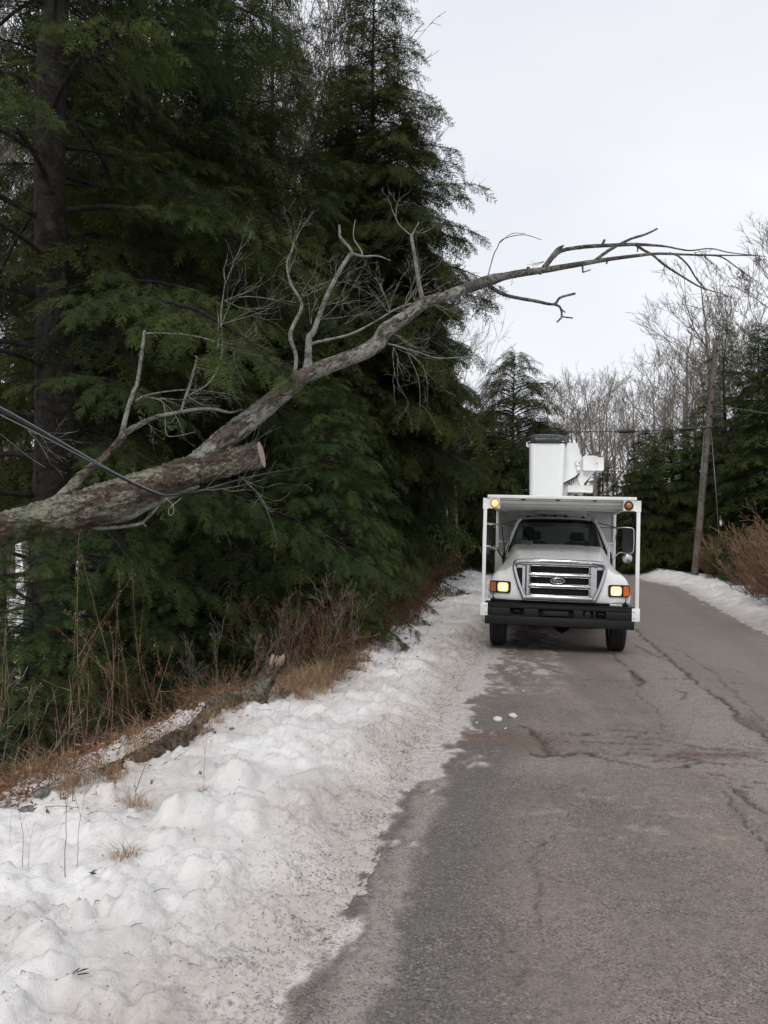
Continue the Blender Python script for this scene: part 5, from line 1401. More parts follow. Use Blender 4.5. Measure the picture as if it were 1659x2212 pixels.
# hemlocks beyond the truck and right of the road
mid = [
 (HW, 1106, 33, 9.5, 0.5, (.72, .72, 1), 'dark hemlock directly behind the white bucket, its top left of the bare trees'),
 (HW, 1035, 35, 7.4, 1.5, (.8, .8, 1), 'hemlock behind the brown thicket left of the bucket'),
 (HW, 1165, 39, 7.4, 2.5, (.8, .8, 1), 'low dark hemlock right behind the bucket and its jib'),
 (HD, 930, 38, 12.0, 2.1, (1, 1, 1), 'hemlock rising behind the pale leaning trunk'),
 (HW, 1385, 47, 6.0, 3.3, (1.1, 1.1, 1), 'broad low hemlock right of the jib, lowest of the right-hand stand'),
 (HW, 1450, 48, 8.2, 4.1, (.95, .95, 1), 'broad hemlock left of the utility pole'),
 (HB_, 1565, 50, 14.5, 5.0, (1.1, 1.1, 1), 'tall hemlock just right of the utility pole top'),
 (HR, 1640, 47, 14.0, 0.6, (1.1, 1.1, 1), 'tall hemlock at the right edge of the photo'),
 (HD, 1700, 38, 12.0, 1.4, (1.2, 1.2, 1), 'hemlock cut by the right edge of the photo'),
 (HW, 1550, 46, 8.2, 2.3, (1, 1, 1), 'broad hemlock low behind the pole foot'),
 (HW, 1640, 42, 7.6, 3.1, (1, 1, 1), 'bushy hemlock above the brown thicket at the right'),
 (HM, 1500, 54, 10, 0.1, (1.4, 1.4, 1), 'hemlock behind the utility pole'),
 (HD, 1300, 66, 8.2, 0.9, (1.4, 1.4, 1), 'far low hemlock at the road bend behind the truck'),
 (HD, 1395, 60, 9.5, 1.2, (1.3, 1.3, 1), 'far hemlock seen above the low right-hand stand'),
]
for me, x, D, h, rz, sc, lab in mid:
    s = h / hts[id(me)]; p = at_px(x, D); tree_from(me, p, rz, (s * sc[0], s * sc[1], s), 'hemlock_tree', lab, 'tree', 'hemlocks beyond the truck')

# ---- bare trees
BT = [bare_tree(11, 14, 0.17, 0.35, 4, 0.75), bare_tree(12, 13, 0.14, 0.45, 4, 0.55, 0.1), bare_tree(13, 16, 0.20, 0.30, 4, 0.9), bare_tree(14, 12, 0.11, 0.4, 4, 0.6)]
BTF = [bare_tree(31, 14, 0.21, 0.35, 4, 0.9, mat='bark_far', rmin=.008, nb=11), bare_tree(32, 13, 0.18, 0.45, 4, 0.7, 0.1, mat='bark_far', rmin=.008, nb=9), bare_tree(33, 16, 0.25, 0.30, 4, 1.1, mat='bark_far', rmin=.008, nb=11), bare_tree(34, 12, 0.16, 0.5, 4, 0.8, mat='bark_far', rmin=.008, nb=8)]
BTW = bare_tree(15, 13, 0.15, 0.25, 5, 1.0, mat='bark_bare', rmin=0.007, nb=15)
print('bare faces', [len(b[1].polygons) for b in BT], len(BTW[1].polygons))
BH = [14, 13, 16, 12]
rb = np.random.default_rng(77)
def bare(x, D, ytop, rz, k, label, group, sc=1.0, tilt=(0, 0)):
    p = at_px(x, D); top = P(x, ytop, D).z; h = top - p.z; me = BTW if k == 9 else (BTF if x > 1150 else BT)[k]; s = h / (13 if k == 9 else BH[k])
    return tree_from(me, p, rz, (s * sc, s * sc, s), 'bare_tree', label, 'tree', group, ('trunk', 'branches'), tilt)
bare(1640, 56, 500, 0.4, 9, 'tall leafless tree above the right-hand hemlocks, tallest of the bare trees', 'bare trees right of the road', 1.1)
bare(1720, 58, 450, 2.4, 2, 'leafless tree reaching in from the right edge, its twigs against the sky', 'bare trees right of the road', 1.2)
bare(1590, 66, 570, 1.4, 0, 'leafless tree rising directly behind the utility pole top', 'bare trees right of the road', 1.2)
bare(1480, 64, 660, 3.4, 2, 'leafless tree left of the utility pole top, next to the sky', 'bare trees right of the road', 1.1)
bare(1295, 62, 775, 0.2, 0, 'forked leafless tree with a dark trunk standing out above the jib', 'bare trees beyond the road bend', 1.0)
bare(1235, 60, 828, 1.2, 3, 'leafless tree with a round crown just right of the bucket', 'bare trees beyond the road bend', 1.5)
bare(990, 36, 800, 1.9, 3, 'leafless grey tree among twigs left of the bucket', 'bare trees beyond the road bend', 1.3)
for k in range(26):
    x = 1195 + 400 * ((k + rb.random()) / 26); D = rb.uniform(58, 105)
    yt = np.interp(x, [1195, 1250, 1350, 1450, 1520, 1600], [850, 815, 790, 735, 680, 620]) + rb.uniform(-15, 80)
    bare(x, D, yt, rb.random() * 6, int(rb.integers(4)), 'thin leafless tree in the wood beyond the road bend', 'thin bare trees beyond the road bend', rb.uniform(0.7, 1.1))
for k in range(26):
    x = -120 + 800 * ((k + rb.random()) / 26); D = rb.uniform(30, 60)
    bare(x, D, rb.uniform(-150, 150), rb.random() * 6, int(rb.integers(4)), 'leafless tree behind the hemlock stand on the left', 'thin bare trees behind the left hemlocks', rb.uniform(0.6, 0.9))
for (x, D, yt, k) in [(672, 27, -60, 2), (640, 29, -20, 0), (40, 21, -200, 1), (10, 24, -200, 0), (1000, 30, 620, 1)]:
    bare(x, D, yt, k * 1.1 + x, k, 'grey leafless tree showing between the hemlock crowns', 'grey bare trees among the left hemlocks', 0.8)
# pale leaning trunk left of the truck
g = Geo(); a, c = P(962, 1120, 30), P(945, 960, 30.4); up = P(930, 700, 31)
b0 = Vector((a.x + 0.2, a.y, tz(a.x, a.y) - .3))
pts, rd = spline([b0, a, c, P(938, 830, 30.7), up], [0.16, 0.125, 0.11, 0.10, 0.06], 6)
g.tube(pts, rd, 10, disp=lambda n, s: 1 + 0.08 * np.random.default_rng(5).normal(size=(n, s)))
birch = empty('birch_tree', (0, 0, 0), 0, 'pale grey leaning trunk at the foot of the hemlocks, left of the truck', 'tree')
g.build('trunk', M['bark_birch'], birch, smooth=True)
g = Geo(); rg = np.random.default_rng(9)
for k in range(22):
    q = pts[rg.integers(8, len(pts))]; branchy(rg, g, q, np.array([rg.normal(.5, .6), rg.normal(-.2, .5), rg.uniform(-.1, .7)]), rg.uniform(0.8, 1.9), 0.018, 2, 4, rmin=0.003)
g.build('branches', M['bark_bare'], birch, smooth=True)
# distant wood closing the horizon
g = Geo(); rg = np.random.default_rng(31)
for k in range(420):
    th = R(rg.uniform(-75, 75)); D = rg.uniform(110, 190); x, y = D * math.sin(th), D * math.cos(th)
    if float(road_l(y)) - 3 < x < float(road_r(y)) + 3 and D < 150: continue
    z = tz(x, y); h = rg.uniform(7, 12); t = (x + rg.normal(0, .4), y, z + h)
    g.tube([(x, y, z - 1), ((x + t[0]) / 2 + rg.normal(0, .15), y, z + h * .55), t], [0.18, 0.12, 0.03], 4, caps=False)
    for j in range(22):
        u = rg.uniform(0.2, 1.0); q = np.array([x + (t[0] - x) * u, y, z + h * u]); d = np.array([rg.normal(0, 1), rg.normal(0, 1), rg.uniform(.3, 1.4)]); d /= np.linalg.norm(d); L = rg.uniform(.8, 3) * (1.2 - u)
        g.tube([q, q + d * L * .5, q + d * L + np.array([0, 0, .3 * L])], [0.05, 0.035, 0.018], 3, caps=False)
        for jj in range(4):
            q2 = q + d * L * rg.uniform(.4, 1); d2 = d + rg.normal(0, .6, 3); g.tube([q2, q2 + d2 * L * .45], [0.025, 0.012], 3, caps=False)
o = g.build('distant_wood', M['bark_far']); tag(o, 'far leafless wood closing the horizon', kind='stuff')
# ------------------------------------------------------------------ the fallen tree held over the road
def FD(x): return 7.4 + x / 1659.0 * 3.4
def F3(l, off=0.0):
    """traced points (x, y, half width) -> world points and radii"""
    pts = [P(a[0], a[1], FD(a[0]) + off + (a[3] if len(a) > 3 else 0)) for a in l]
    rad = [a[2] * FD(a[0]) / FPX * (0.86 if a[2] < 11 else 1.0) for a in l]
    return pts, rad
fallen = empty('fallen_tree', (0, 0, 0), 0, 'broken lichen-covered tree leaning out over the road with a sawn-off stub end', 'fallen tree')
def rough(amp, fx=1.6, fy=5.0, seed=0, ridge=0.5):
    def f(n, s):
        i = np.arange(n)[:, None] / fx; a = np.arange(s)[None] * 2 * math.pi / s
        v = fbm(np.cos(a) * fy * .5 + 30 + i * 0, np.sin(a) * fy * .5 + 30 + i * 0, i + 5, seed=seed, oct=4, gain=0.6)
        w = fbm(np.cos(a) * fy * 1.6 + 60 + i * 0, np.sin(a) * fy * 1.6 + 60 + i * 0, i * 0.7 + 5, seed=seed + 9, oct=3)
        return 1 + amp * 2 * (v - 0.5) + amp * ridge * 2 * (np.abs(w - 0.5) * 2 - .3)
    return f
def limb(name, l, mat, sides=12, per=6, amp=0.06, parent=fallen, off=0.0, seed=1, caps=True):
    p, r = F3(l, off); pts, rd = spline(p, r, per); g = Geo(); g.tube(pts, rd, sides, caps=caps, disp=rough(amp, 1.5, 4, seed) if amp else None)
    return g.build(name, M[mat], parent, smooth=True), pts, rd
trunk_l = [(-420, 1250, 50), (-200, 1195, 44), (0, 1144, 37), (110, 1118, 41), (222, 1088, 45), (300, 1060, 40), (356, 1038, 35), (430, 1012, 33), (500, 996, 31), (549, 985, 28)]
limb('trunk', trunk_l, 'bark_fallen', 96, 34, 0.13, seed=3)
# sawn face
p, r = F3([(500, 996, 31), (556, 983, 28)]); ax = (p[1] - p[0]).normalized()
ax = (ax + Vector((0.30, -0.50, 0.0))).normalized()
g = Geo(); q = ax.to_track_quat('Z', 'Y').to_matrix(); rows = []
rgc = np.random.default_rng(3); n = 40; wob = [1 + .04 * math.sin(3 * a * 2 * math.pi / n) + .02 * rgc.normal() for a in range(n)]
for rr_, zz in ((0.001, 0.052), (0.3, 0.052), (0.6, 0.051), (0.9, 0.050), (0.97, 0.044), (1.0, -0.09)):
    rows.append([tuple(p[1] + q @ Vector((r[1] * rr_ * wob[k % n] * 0.98 * math.cos(k * 2 * math.pi / n), r[1] * rr_ * wob[k % n] * 1.05 * math.sin(k * 2 * math.pi / n), zz))) for k in range(n + 1)])
g.grid(np.array(rows[:5])[:, ::-1]); me = g.mesh('sawn_face', True, {'rad': np.repeat([0.0, .3, .6, .9, .97], n + 1)}); me.materials.append(M['cut']); link('sawn_face', me, fallen)
g = Geo(); g.grid(np.array(rows[4:])[:, ::-1]); g.build('bark_collar', M['bark_fallen'], fallen, smooth=True)
main_l = [(400, 1022, 26), (440, 992, 27), (478, 955, 25), (519, 923, 24), (575, 878, 21), (629, 834, 19), (666, 808, 18), (726, 784, 16.5), (778, 764, 16.5), (815, 742, 17), (835, 712, 16), (880, 682, 14), (915, 656, 13), (960, 641, 11.5), (1000, 626, 11.5), (1056, 606, 12), (1090, 597, 10), (1126, 590, 9.5), (1178, 583, 8), (1243, 572, 6.8), (1315, 560, 5.2), (1379, 552, 4.2), (1427, 548, 3.3), (1515, 551, 2.5), (1632, 552, 1.2)]
limb('main_limb', main_l[:15], 'bark_upper', 48, 20, 0.12, seed=7)
limb('main_limb_tip', main_l[14:], 'bark_tip', 16, 9, 0.07, seed=8)
T = 'bark_tip'; LB = 'bark_limb'
for nm, l, m in [
    ('limb', [(1165, 590, 6), (1185, 566, 7), (1205, 540, 6), (1218, 530, 1.5)], T),
    ('limb', [(1196, 556, 4), (1212, 542, 5), (1240, 536, 5), (1275, 532, 5), (1335, 529, 4.6), (1375, 528, 4.2), (1435, 532, 2.6), (1487, 541, 2), (1535, 537, 1.6), (1579, 546, 1.4), (1655, 554, .9)], T),
    ('limb', [(1283, 564, 4), (1305, 548, 4.2), (1327, 534, 4), (1363, 516, 3.2), (1395, 506, 2.8), (1420, 494, 2)], T),
    ('limb', [(1372, 528, 3.6), (1390, 540, 3.4), (1411, 552, 3), (1435, 572, 3), (1475, 598, 2.6), (1515, 621, 2), (1558, 634, 1)], T),
    ('limb', [(1445, 546, 2.4), (1466, 554, 2.4), (1487, 574, 2.2), (1503, 600, 2), (1525, 625, 1.2)], T),
    ('limb', [(1530, 551, 2), (1560, 556, 1.8), (1595, 580, 1.5), (1640, 612, .8)], T),
    ('limb', [(1054, 614, 6), (1066, 624, 5.5), (1094, 638, 4.8), (1154, 650, 4.2), (1196, 657, 3.6), (1210, 643, 3.2), (1242, 634, 3)], T),
    ('limb', [(1196, 657, 3.2), (1210, 664, 3), (1213, 684, 2.6), (1203, 696, 2)], T),
    ('limb', [(1213, 684, 2), (1237, 687, 1.8)], T), ('limb', [(1210, 666, 2), (1221, 675, 1.6)], T),
    ('stub', [(1258, 568, 2.6), (1259, 588, 2.4)], T), ('stub', [(1259, 588, 2), (1276, 583, 1.5)], T),
    ('stub', [(1300, 531, 4), (1306, 518, 3)], T), ('stub', [(1378, 530, 3), (1377, 544, 1.5)], T), ('stub', [(1520, 551, 1.8), (1538, 570, 1.2)], T),
    ('stub', [(1140, 588, 5), (1141, 577, 4)], T), ('stub', [(1312, 562, 3), (1310, 570, 2)], T),
    ('upright_limb', [(629, 836, 8), (637, 803, 5.4), (639, 766, 5), (627, 722, 5), (650, 669, 4.4), (648, 647, 3.8), (627, 610, 3), (620, 569, 2.5), (626, 551, 2), (637, 517, 1.2)], LB),
    ('upright_limb', [(664, 808, 14), (666, 775, 10), (668, 729, 8), (678, 714, 6.8), (703, 647, 6), (726, 599, 5.2), (752, 556, 5), (761, 547, 5)], LB),
    ('upright_limb', [(761, 548, 4.6), (755, 535, 4), (736, 514, 3.8), (734, 500, 3.4), (733, 486, 2.6)], LB),
    ('upright_limb', [(761, 548, 4), (785, 554, 3), (815, 553, 2.1), (844, 563, 1.4)], LB),
    ('upright_limb', [(783, 553, 2.4), (780, 541, 2.2), (765, 517, 1.8), (764, 495, 1.4), (768, 474, 1)], LB),
    ('upright_limb', [(915, 655, 9), (912, 645, 6.4), (904, 606, 5), (896, 554, 4.4), (889, 514, 4), (890, 506, 3)], LB),
    ('upright_limb', [(889, 514, 2.4), (893, 502, 1.8), (905, 480, 1.2)], LB), ('upright_limb', [(887, 508, 2), (862, 485, 1.5), (852, 462, 1)], LB),
    ('side_limb', [(668, 744, 4.5), (690, 738, 3.6), (759, 721, 3.1), (815, 692, 2.5), (852, 669, 2.4), (889, 655, 2)], LB),
    ('side_limb', [(836, 742, 2.4), (860, 748, 2), (908, 762, 1.8), (945, 773, 1.5), (1015, 771, 1.1)], LB),
    ('low_limb', [(128, 1082, 16), (150, 1058, 13), (178, 1026, 11), (223, 990, 9.6), (262, 948, 9), (269, 936, 8.4), (308, 914, 7), (341, 899, 5.6)], 'bark_fallen'),
    ('low_limb', [(341, 899, 4.6), (390, 890, 4.6), (427, 884, 4.4), (464, 884, 4), (497, 891, 3), (523, 885, 2)], LB),
    ('low_limb', [(262, 944, 7), (275, 888, 5.8), (289, 845, 5.4), (297, 825, 5), (306, 766, 4.6), (312, 714, 3.2)], LB),
    ('low_limb', [(311, 722, 2.2), (330, 719, 2), (360, 720, 1.9), (416, 725, 1.8), (464, 738, 1.6), (505, 758, 1.4), (605, 775, .9)], LB),
    ('low_limb', [(293, 867, 3), (308, 857, 2.8), (345, 848, 2), (408, 842, 1.4), (486, 849, .8)], LB),
    ('low_limb', [(308, 857, 2), (345, 864, 1.8), (356, 884, 1.5), (358, 932, 1.2), (372, 943, 1.1), (423, 933, .8)], LB),
    ('low_limb', [(392, 888, 3), (397, 870, 3.4), (412, 825, 3.8), (425, 777, 3), (421, 768, 1.5)], LB),
    ('low_limb', [(400, 858, 2.2), (430, 842, 2.2), (450, 828, 2.2), (472, 795, 2.8), (480, 760, 2.8), (480, 730, 2.4), (477, 684, 2), (482, 640, 1.5), (486, 610, .9)], LB),
    ('low_limb', [(425, 776, 1.6), (445, 776, 1.4), (458, 783, 1.2)], LB), ('low_limb', [(425, 794, 1.6), (458, 800, 1.4), (472, 792, 1.4)], LB),
    ('low_limb', [(475, 722, 1.6), (470, 755, 1.4), (472, 700, 1.2), (470, 670, .8)], LB),
    ('splinter', [(200, 1138, 6), (223, 1141, 5), (297, 1133, 4.4), (326, 1112, 3.6), (356, 1074, 3)], LB),
    ('splinter', [(297, 1134, 3), (304, 1128, 2.6), (316, 1137, 1.5)], LB),
    ('splinter', [(215, 1120, 12), (270, 1112, 15), (330, 1082, 14), (390, 1062, 9), (430, 1050, 4)], 'bark_limb')]:
    big_ = max(a[2] for a in l) > 7
    limb(nm, l, m, 24 if big_ else 9, 12 if big_ else 9, 0.16 if big_ else 0.20, seed=int(l[0][0]) % 50, off=-0.02 if nm == 'splinter' else 0)
# fine dead twigs growing off the limbs
def twigs(seed, starts, mat=LB):
    rg = np.random.default_rng(seed); g = Geo()
    for (x, y, dx, dy, L, k) in starts:
        p = np.array(P(x, y, FD(x))); d = np.array(CAM_ROT @ Vector((dx, -dy, rg.normal(0, .3))))
        for j in range(k):
            dd = d + rg.normal(0, 0.35, 3); branchy(rg, g, p, dd, L * rg.uniform(.6, 1.1), 0.0045, 2, 4, 0.55, 0.08, (2, 4), seg=6, wig=0.16, rmin=0.0013)
    return g.build('twigs', M[mat], fallen, smooth=True)
twigs(1, [(480, 700, .5, -.6, .75, 3), (484, 650, .8, -.3, .7, 3), (478, 740, .9, .1, .7, 3), (470, 780, .8, .4, .5, 2), (488, 612, .5, -.8, .5, 2), (505, 758, .6, .6, .4, 2)])
twigs(2, [(650, 640, .5, -.8, .55, 3), (690, 690, .8, -.5, .6, 2), (720, 620, .7, .4, .5, 2), (700, 660, .9, -.7, .6, 2), (626, 590, .4, -1, .5, 2), (640, 520, .3, -.8, .3, 2), (672, 700, -.7, -.9, .5, 2), (745, 700, 1, -.5, .5, 2), (722, 610, .9, -.1, .4, 2)])
twigs(3, [(840, 680, .5, -1, .55, 4), (870, 668, .4, -.9, .55, 4), (895, 650, .3, -1, .5, 3), (850, 720, 1, .1, .6, 3), (850, 745, 1, .3, .7, 4), (880, 760, .9, .8, .6, 3), (930, 655, .7, .4, .4, 2), (960, 650, .8, .5, .4, 2), (850, 750, .2, 1, .6, 2), (893, 500, .6, -.6, .4, 2), (855, 470, .2, -1, .3, 2)])
twigs(4, [(1175, 565, -.7, .6, .15, 2), (1435, 575, .1, 1, .22, 2), (1595, 580, 1, .4, .35, 2), (1640, 552, 1, .1, .35, 2), (1555, 632, 1, .5, .25, 2), (1500, 545, .6, .6, .2, 2), (1110, 595, .2, 1, .12, 1)], T)
twigs(5, [(345, 860, .8, .6, .35, 3), (400, 850, .9, .6, .35, 3), (380, 900, .5, .9, .3, 2), (420, 850, .9, -.1, .35, 3), (300, 900, .4, .6, .25, 2), (60, 930, .7, .5, .5, 2), (290, 1020, .3, -1, .08, 1), (440, 1060, 1, .2, .8, 3), (520, 1030, 1, .6, .6, 2)])
# overhanging bent twig from the hemlock edge
l = [(1050, 610, 1.4), (1066, 552, 1.3), (1074, 536, 1.2), (1086, 517, 1.1), (1130, 507, 1), (1170, 518, .7)]
limb('twig', l, T, 5, 5, 0); limb('twig', [(1080, 524, 1), (1105, 505, .8), (1135, 504, .6)], T, 5, 5, 0)

# ------------------------------------------------------------------ cable pulled down by the tree
cab_ = empty('overhead_cable', (0, 0, 0), 0, 'black overhead cable pulled down under the fallen trunk and running on to the leaning pole', 'cable')
def cline(l, per=8):
    return spline([P(*a) for a in l], per=per)
g = Geo()
g.tube(cline([(-300, 735, 5.6), (0, 886, 6.4), (167, 979, 6.95), (260, 1031, 7.25), (320, 1059, 7.45), (352, 1070, 7.6), (400, 1066, 8.2), (445, 1058, 9.0), (519, 1036, 10.6), (605, 1018, 12.8), (760, 985, 18), (960, 938, 30), (1150, 933, 33.5), (1340, 932, 36), (1500, 926, 38.8), (1537, 922, 39.9)]), [0.0115] * 73 + [0.013, 0.015, 0.017, 0.019] + [0.021] * 44, 8)
g.build('cable_sheath', M['cable'], cab_, smooth=True)
g = Geo()
g.tube(cline([(-300, 728, 5.6), (0, 879, 6.4), (167, 974, 6.93), (260, 1027, 7.22), (340, 1064, 7.5), (380, 1068, 7.9), (445, 1056, 9.0), (519, 1035, 10.6), (605, 1016, 12.8)]), 0.006, 6)
g.tube(cline([(-300, 752, 5.6), (0, 896, 6.4), (100, 946, 6.7), (167, 981, 6.94), (300, 1049, 7.36)]), 0.005, 6)
g.build('strand', M['wire'], cab_, smooth=True)
g = Geo(); g.tube(cline([(356, 1074, 7.5), (372, 1090, 7.5), (375, 1107, 7.5), (367, 1113, 7.5), (364, 1103, 7.5), (372, 1092, 7.5), (392, 1076, 7.55)]), 0.0035, 5); g.build('loose_tie_wire', M['wire'], cab_, smooth=True)
for (xa, xb, y, D) in ((1335, 1374, 932, 36.2), (1467, 1500, 927.5, 38.6)):
    g = Geo(); a, b_ = P(xa, y, D), P(xb, y - 1, D + .3); u = (b_ - a)
    g.tube([a, a + u * .06, a + u * .12, a + u * .88, a + u * .94, b_], [0.02, 0.05, 0.085, 0.085, 0.05, 0.02], 12); g.build('splice_case', M['cable'], cab_, smooth=True)
g = Geo(); g.tube(cline([(-60, 900, 9.5), (0, 937, 9.7), (60, 985, 9.9), (100, 1011, 10)]), 0.004, 5); o = g.build('loose_wire', M['wire'], smooth=True); tag(o, 'thin grey wire hanging below the cable at the left edge', 'wire')

# ------------------------------------------------------------------ leaning utility pole
base = P(1499, 1252, 40); base.z = tz(base.x, base.y) - 0.4; top = P(1548, 737, 40)
pole = empty('utility_pole', (0, 0, 0), 0, 'leaning wooden utility pole on the snowy bank right of the road', 'pole')
g = Geo(); g.tube([base + (top - base) * t for t in np.linspace(0, 1, 40)], np.linspace(0.175, 0.11, 40), 16, disp=lambda n, s: 1 + .03 * np.random.default_rng(1).normal(size=(n, s)))
g.build('shaft', M['pole'], pole, smooth=True)
def onp(t): return base + (top - base) * t
def pole_t(y): # fraction from the photo height
    return (P(1520, y, 40).z - base.z) / (top.z - base.z)
g = Geo()
for y in (758, 836, 869, 900): 
    c = onp(pole_t(y)); g.box(c + Vector((0, -0.15, 0)), (0.09, 0.06, 0.09)); 
c = onp(pole_t(925)); g.rod(c + Vector((-0.35, -0.1, 0.02)), c + Vector((0.25, -.1, 0)), 0.03, 6); c = onp(pole_t(966)); g.rod(c + Vector((-0.2, -.1, 0)), c + Vector((0.22, -.1, 0)), 0.025, 6)
g.lathe([(0.001, 0.22), (0.05, 0.2), (0.07, 0.1), (0.04, 0.06), (0.06, 0.0), (0.001, -0.01)], tuple(top), 'z', 12)
g.build('hardware', M['cable'], pole)
g = Geo(); a = onp(pole_t(920)); e = P(1557, 1222, 39); e.z = tz(e.x, e.y); g.tube([a + Vector((.1, 0, 0)), (a + e) / 2 + Vector((0.1, 0, 0)), e], 0.016, 5)
g.build('guy_wire', M['wire'], pole)
g = Geo(); a = onp(pole_t(930)); e = onp(pole_t(1150)); g.rod(a + Vector((-.24, -.15, 0)), e + Vector((-.2, -.15, 0)), 0.012, 5); g.build('ground_wire', M['wire'], pole)
g = Geo(); g.box(P(1557, 1130, 38.6), (0.09, 0.05, 0.28)); g.build('guy_marker', M['paper'], pole)
g = Geo(); g.tube(spline([onp(pole_t(872)), P(1590, 882, 36), P(1640, 890, 31), P(1720, 905, 26)]), 0.012, 5); o = g.build('service_wire', M['cable'], smooth=True); tag(o, 'thin dark wire running right from the upper part of the leaning pole', 'wire')

# ------------------------------------------------------------------ log, broken stump, stones on the bank's lip
def gp(x, y, z=0.12): 
    p = G(x, y, z); return Vector((p.x, p.y, lz(p.x, p.y)))
log = empty('fallen_log', (0, 0, 0), 0, 'rotten mossy log lying along the lip of the snow bank', 'log')
ll = [gp(525, 1545), gp(470, 1560), gp(425, 1592), gp(370, 1632), gp(300, 1668), gp(215, 1700)]
ll = [v + Vector((0.0, 0.02, -0.01)) for v in ll]
pts, rd = spline(ll, [0.05, 0.085, 0.06, 0.095, 0.07, 0.04], 16)
g = Geo(); g.tube(pts, rd, 32, disp=rough(0.45, 2.5, 4, 17)); g.build('bark', M['bark_log'], log, smooth=True)
stump = empty('broken_stump', (0, 0, 0), 0, 'short broken stump with a pale jagged top among straw grass', 'stump')
sbp = gp(552, 1540); stp = sbp + Vector((0.16, 0.05, 0.36))
pts, rd = spline([sbp - Vector((0.03, 0, 0.15)), sbp + Vector((0.03, 0, .08)), sbp + (stp - sbp) * 0.6, stp], [0.12, 0.10, 0.085, 0.07], 8)
g = Geo(); g.tube(pts, rd, 24, disp=rough(0.14, 1.5, 4, 23)); g.build('bark', M['bark_log'], stump, smooth=True)
g = Geo(); rg = np.random.default_rng(12)
for k in range(26):
    a = rg.random() * 6.3; r_ = 0.075 * math.sqrt(rg.random()); b0 = stp + Vector((math.cos(a) * r_, math.sin(a) * r_, -0.03)); g.tube([b0, b0 + Vector((0.02 + rg.normal(0, .006), 0, 0.04 + 0.07 * rg.random()))], [0.011, 0.004], 5)
g.build('splintered_wood', M['cut'], stump)
def stone_mesh(seed, r):
    g = Geo(); n = 14; rows = []
    for i in range(9):
        th = math.pi * i / 8; row = []
        for j in range(n + 1):
            ph = 2 * math.pi * (j % n) / n; d = np.array([math.sin(th) * math.cos(ph), math.sin(th) * math.sin(ph), math.cos(th)])
            k = 1 + 0.5 * (float(fbm(np.array([d[0] * 1.5 + 5 + seed]), np.array([d[1] * 1.5 + 9]), np.array([d[2] * 1.5 + 4]), seed=seed)[0]) - .5)
            row.append(tuple(d * r * k * np.array([1.3, 1, .7])))
        rows.append(row)
    g.grid(np.array(rows)); me = g.mesh('stone', True); me.materials.append(M['stone']); return me
SM = [stone_mesh(k, 0.1) for k in range(3)]
for i, (x, y, s) in enumerate([(396, 1602, .5), (88, 1768, .45), (500, 1590, .4), (612, 1528, .3), (60, 1785, .4)]):
    p = gp(x, y); o = link('stone', SM[i % 3]); o.location = p - Vector((0, 0, .02)); o.scale = (s, s, s); o.rotation_euler = (0, 0, i * 1.7); tag(o, 'small dirty stone showing at the lip of the snow bank', 'stone', 'stones along the bank lip')

# ------------------------------------------------------------------ brush, grass, weeds
def shrub(seed, H, n, mat, maxl=4, spread=0.5, r=0.008, rmin=0.0022, up=0.18):
    rg = np.random.default_rng(seed); g = Geo()
    for k in range(n):
        a = rg.random() * 6.3; rr_ = rg.random() * 0.16; p = np.array([math.cos(a) * rr_, math.sin(a) * rr_, -0.15]); d = np.array([math.cos(a) * rg.uniform(.1, .9), math.sin(a) * rg.uniform(.1, .9), 1.0])
        branchy(rg, g, p, d, H * rg.uniform(.5, .8), r, 1, maxl, spread, up, (3, 5), (5, 4, 3, 3, 3, 3), 6, (0.4, 0.65), 0.13, rmin)
    me = g.mesh('shrub_stems', True); me.materials.append(M[mat]); return me
SH = {'red': [shrub(101 + k, 1.5, 9, 'twig_red') for k in range(3)], 'tan': [shrub(111 + k, 1.2, 8, 'twig_tan') for k in range(3)], 'grey': [shrub(121 + k, 1.7, 7, 'twig_grey', 4, 0.6) for k in range(3)]}
FINE = [shrub(131 + k, 1.6, 16, 'twig_tan', 4, 0.40, 0.010, 0.0045, 0.28) for k in range(2)]
print('shrub faces', [len(m.polygons) for v in SH.values() for m in v])
rg = np.random.default_rng(55)
def put_shrub(kind, x, y, s, label, group, name='dead_shrub'):
    me = SH[kind][rg.integers(3)] if kind in SH else FINE[rg.integers(2)]
    o = link(name, me); o.location = (x, y, lz(x, y) - 0.03); o.rotation_euler = (rg.normal(0, .12), rg.normal(0, .12), rg.random() * 6.3); o.scale = (s * rg.uniform(.85, 1.25), s * rg.uniform(.85, 1.25), s); tag(o, label, 'shrub', group)
for k in range(70):      # along the lip of the bank
    y = 6.5 + 24 * ((k + rg.random()) / 74) ** 1.15; b = float(bank_l(y)); x = b - 0.15 - abs(rg.normal(0.3, 0.55))
    near = y < 10.5; kind = 'grey' if (near and rg.random() < .45) else ('tan' if rg.random() < .35 else 'red')
    if y < 9 and k % 2: continue
    s = rg.uniform(.35, .65) if y < 9 else rg.uniform(.5, .95)
    put_shrub(kind, x, y, s, {'red': 'leafless red-brown bush along the left lip of the snow bank', 'tan': 'leafless tan bush along the left lip of the snow bank', 'grey': 'sprawling leafless grey bush below the lip of the snow bank'}[kind], {'red': 'red-brown bushes on the bank', 'tan': 'tan bushes on the bank', 'grey': 'grey bushes on the bank'}[kind])
for k in range(30):      # darker brush down the slope
    y = 6.5 + 16 * rg.random(); x = float(bank_l(y)) - 1.2 - 2.0 * rg.random()
    put_shrub('grey' if rg.random() < .6 else 'red', x, y, rg.uniform(.55, 1.1), 'leafless bush down the shaded slope beneath the young hemlocks', 'bushes down the slope')
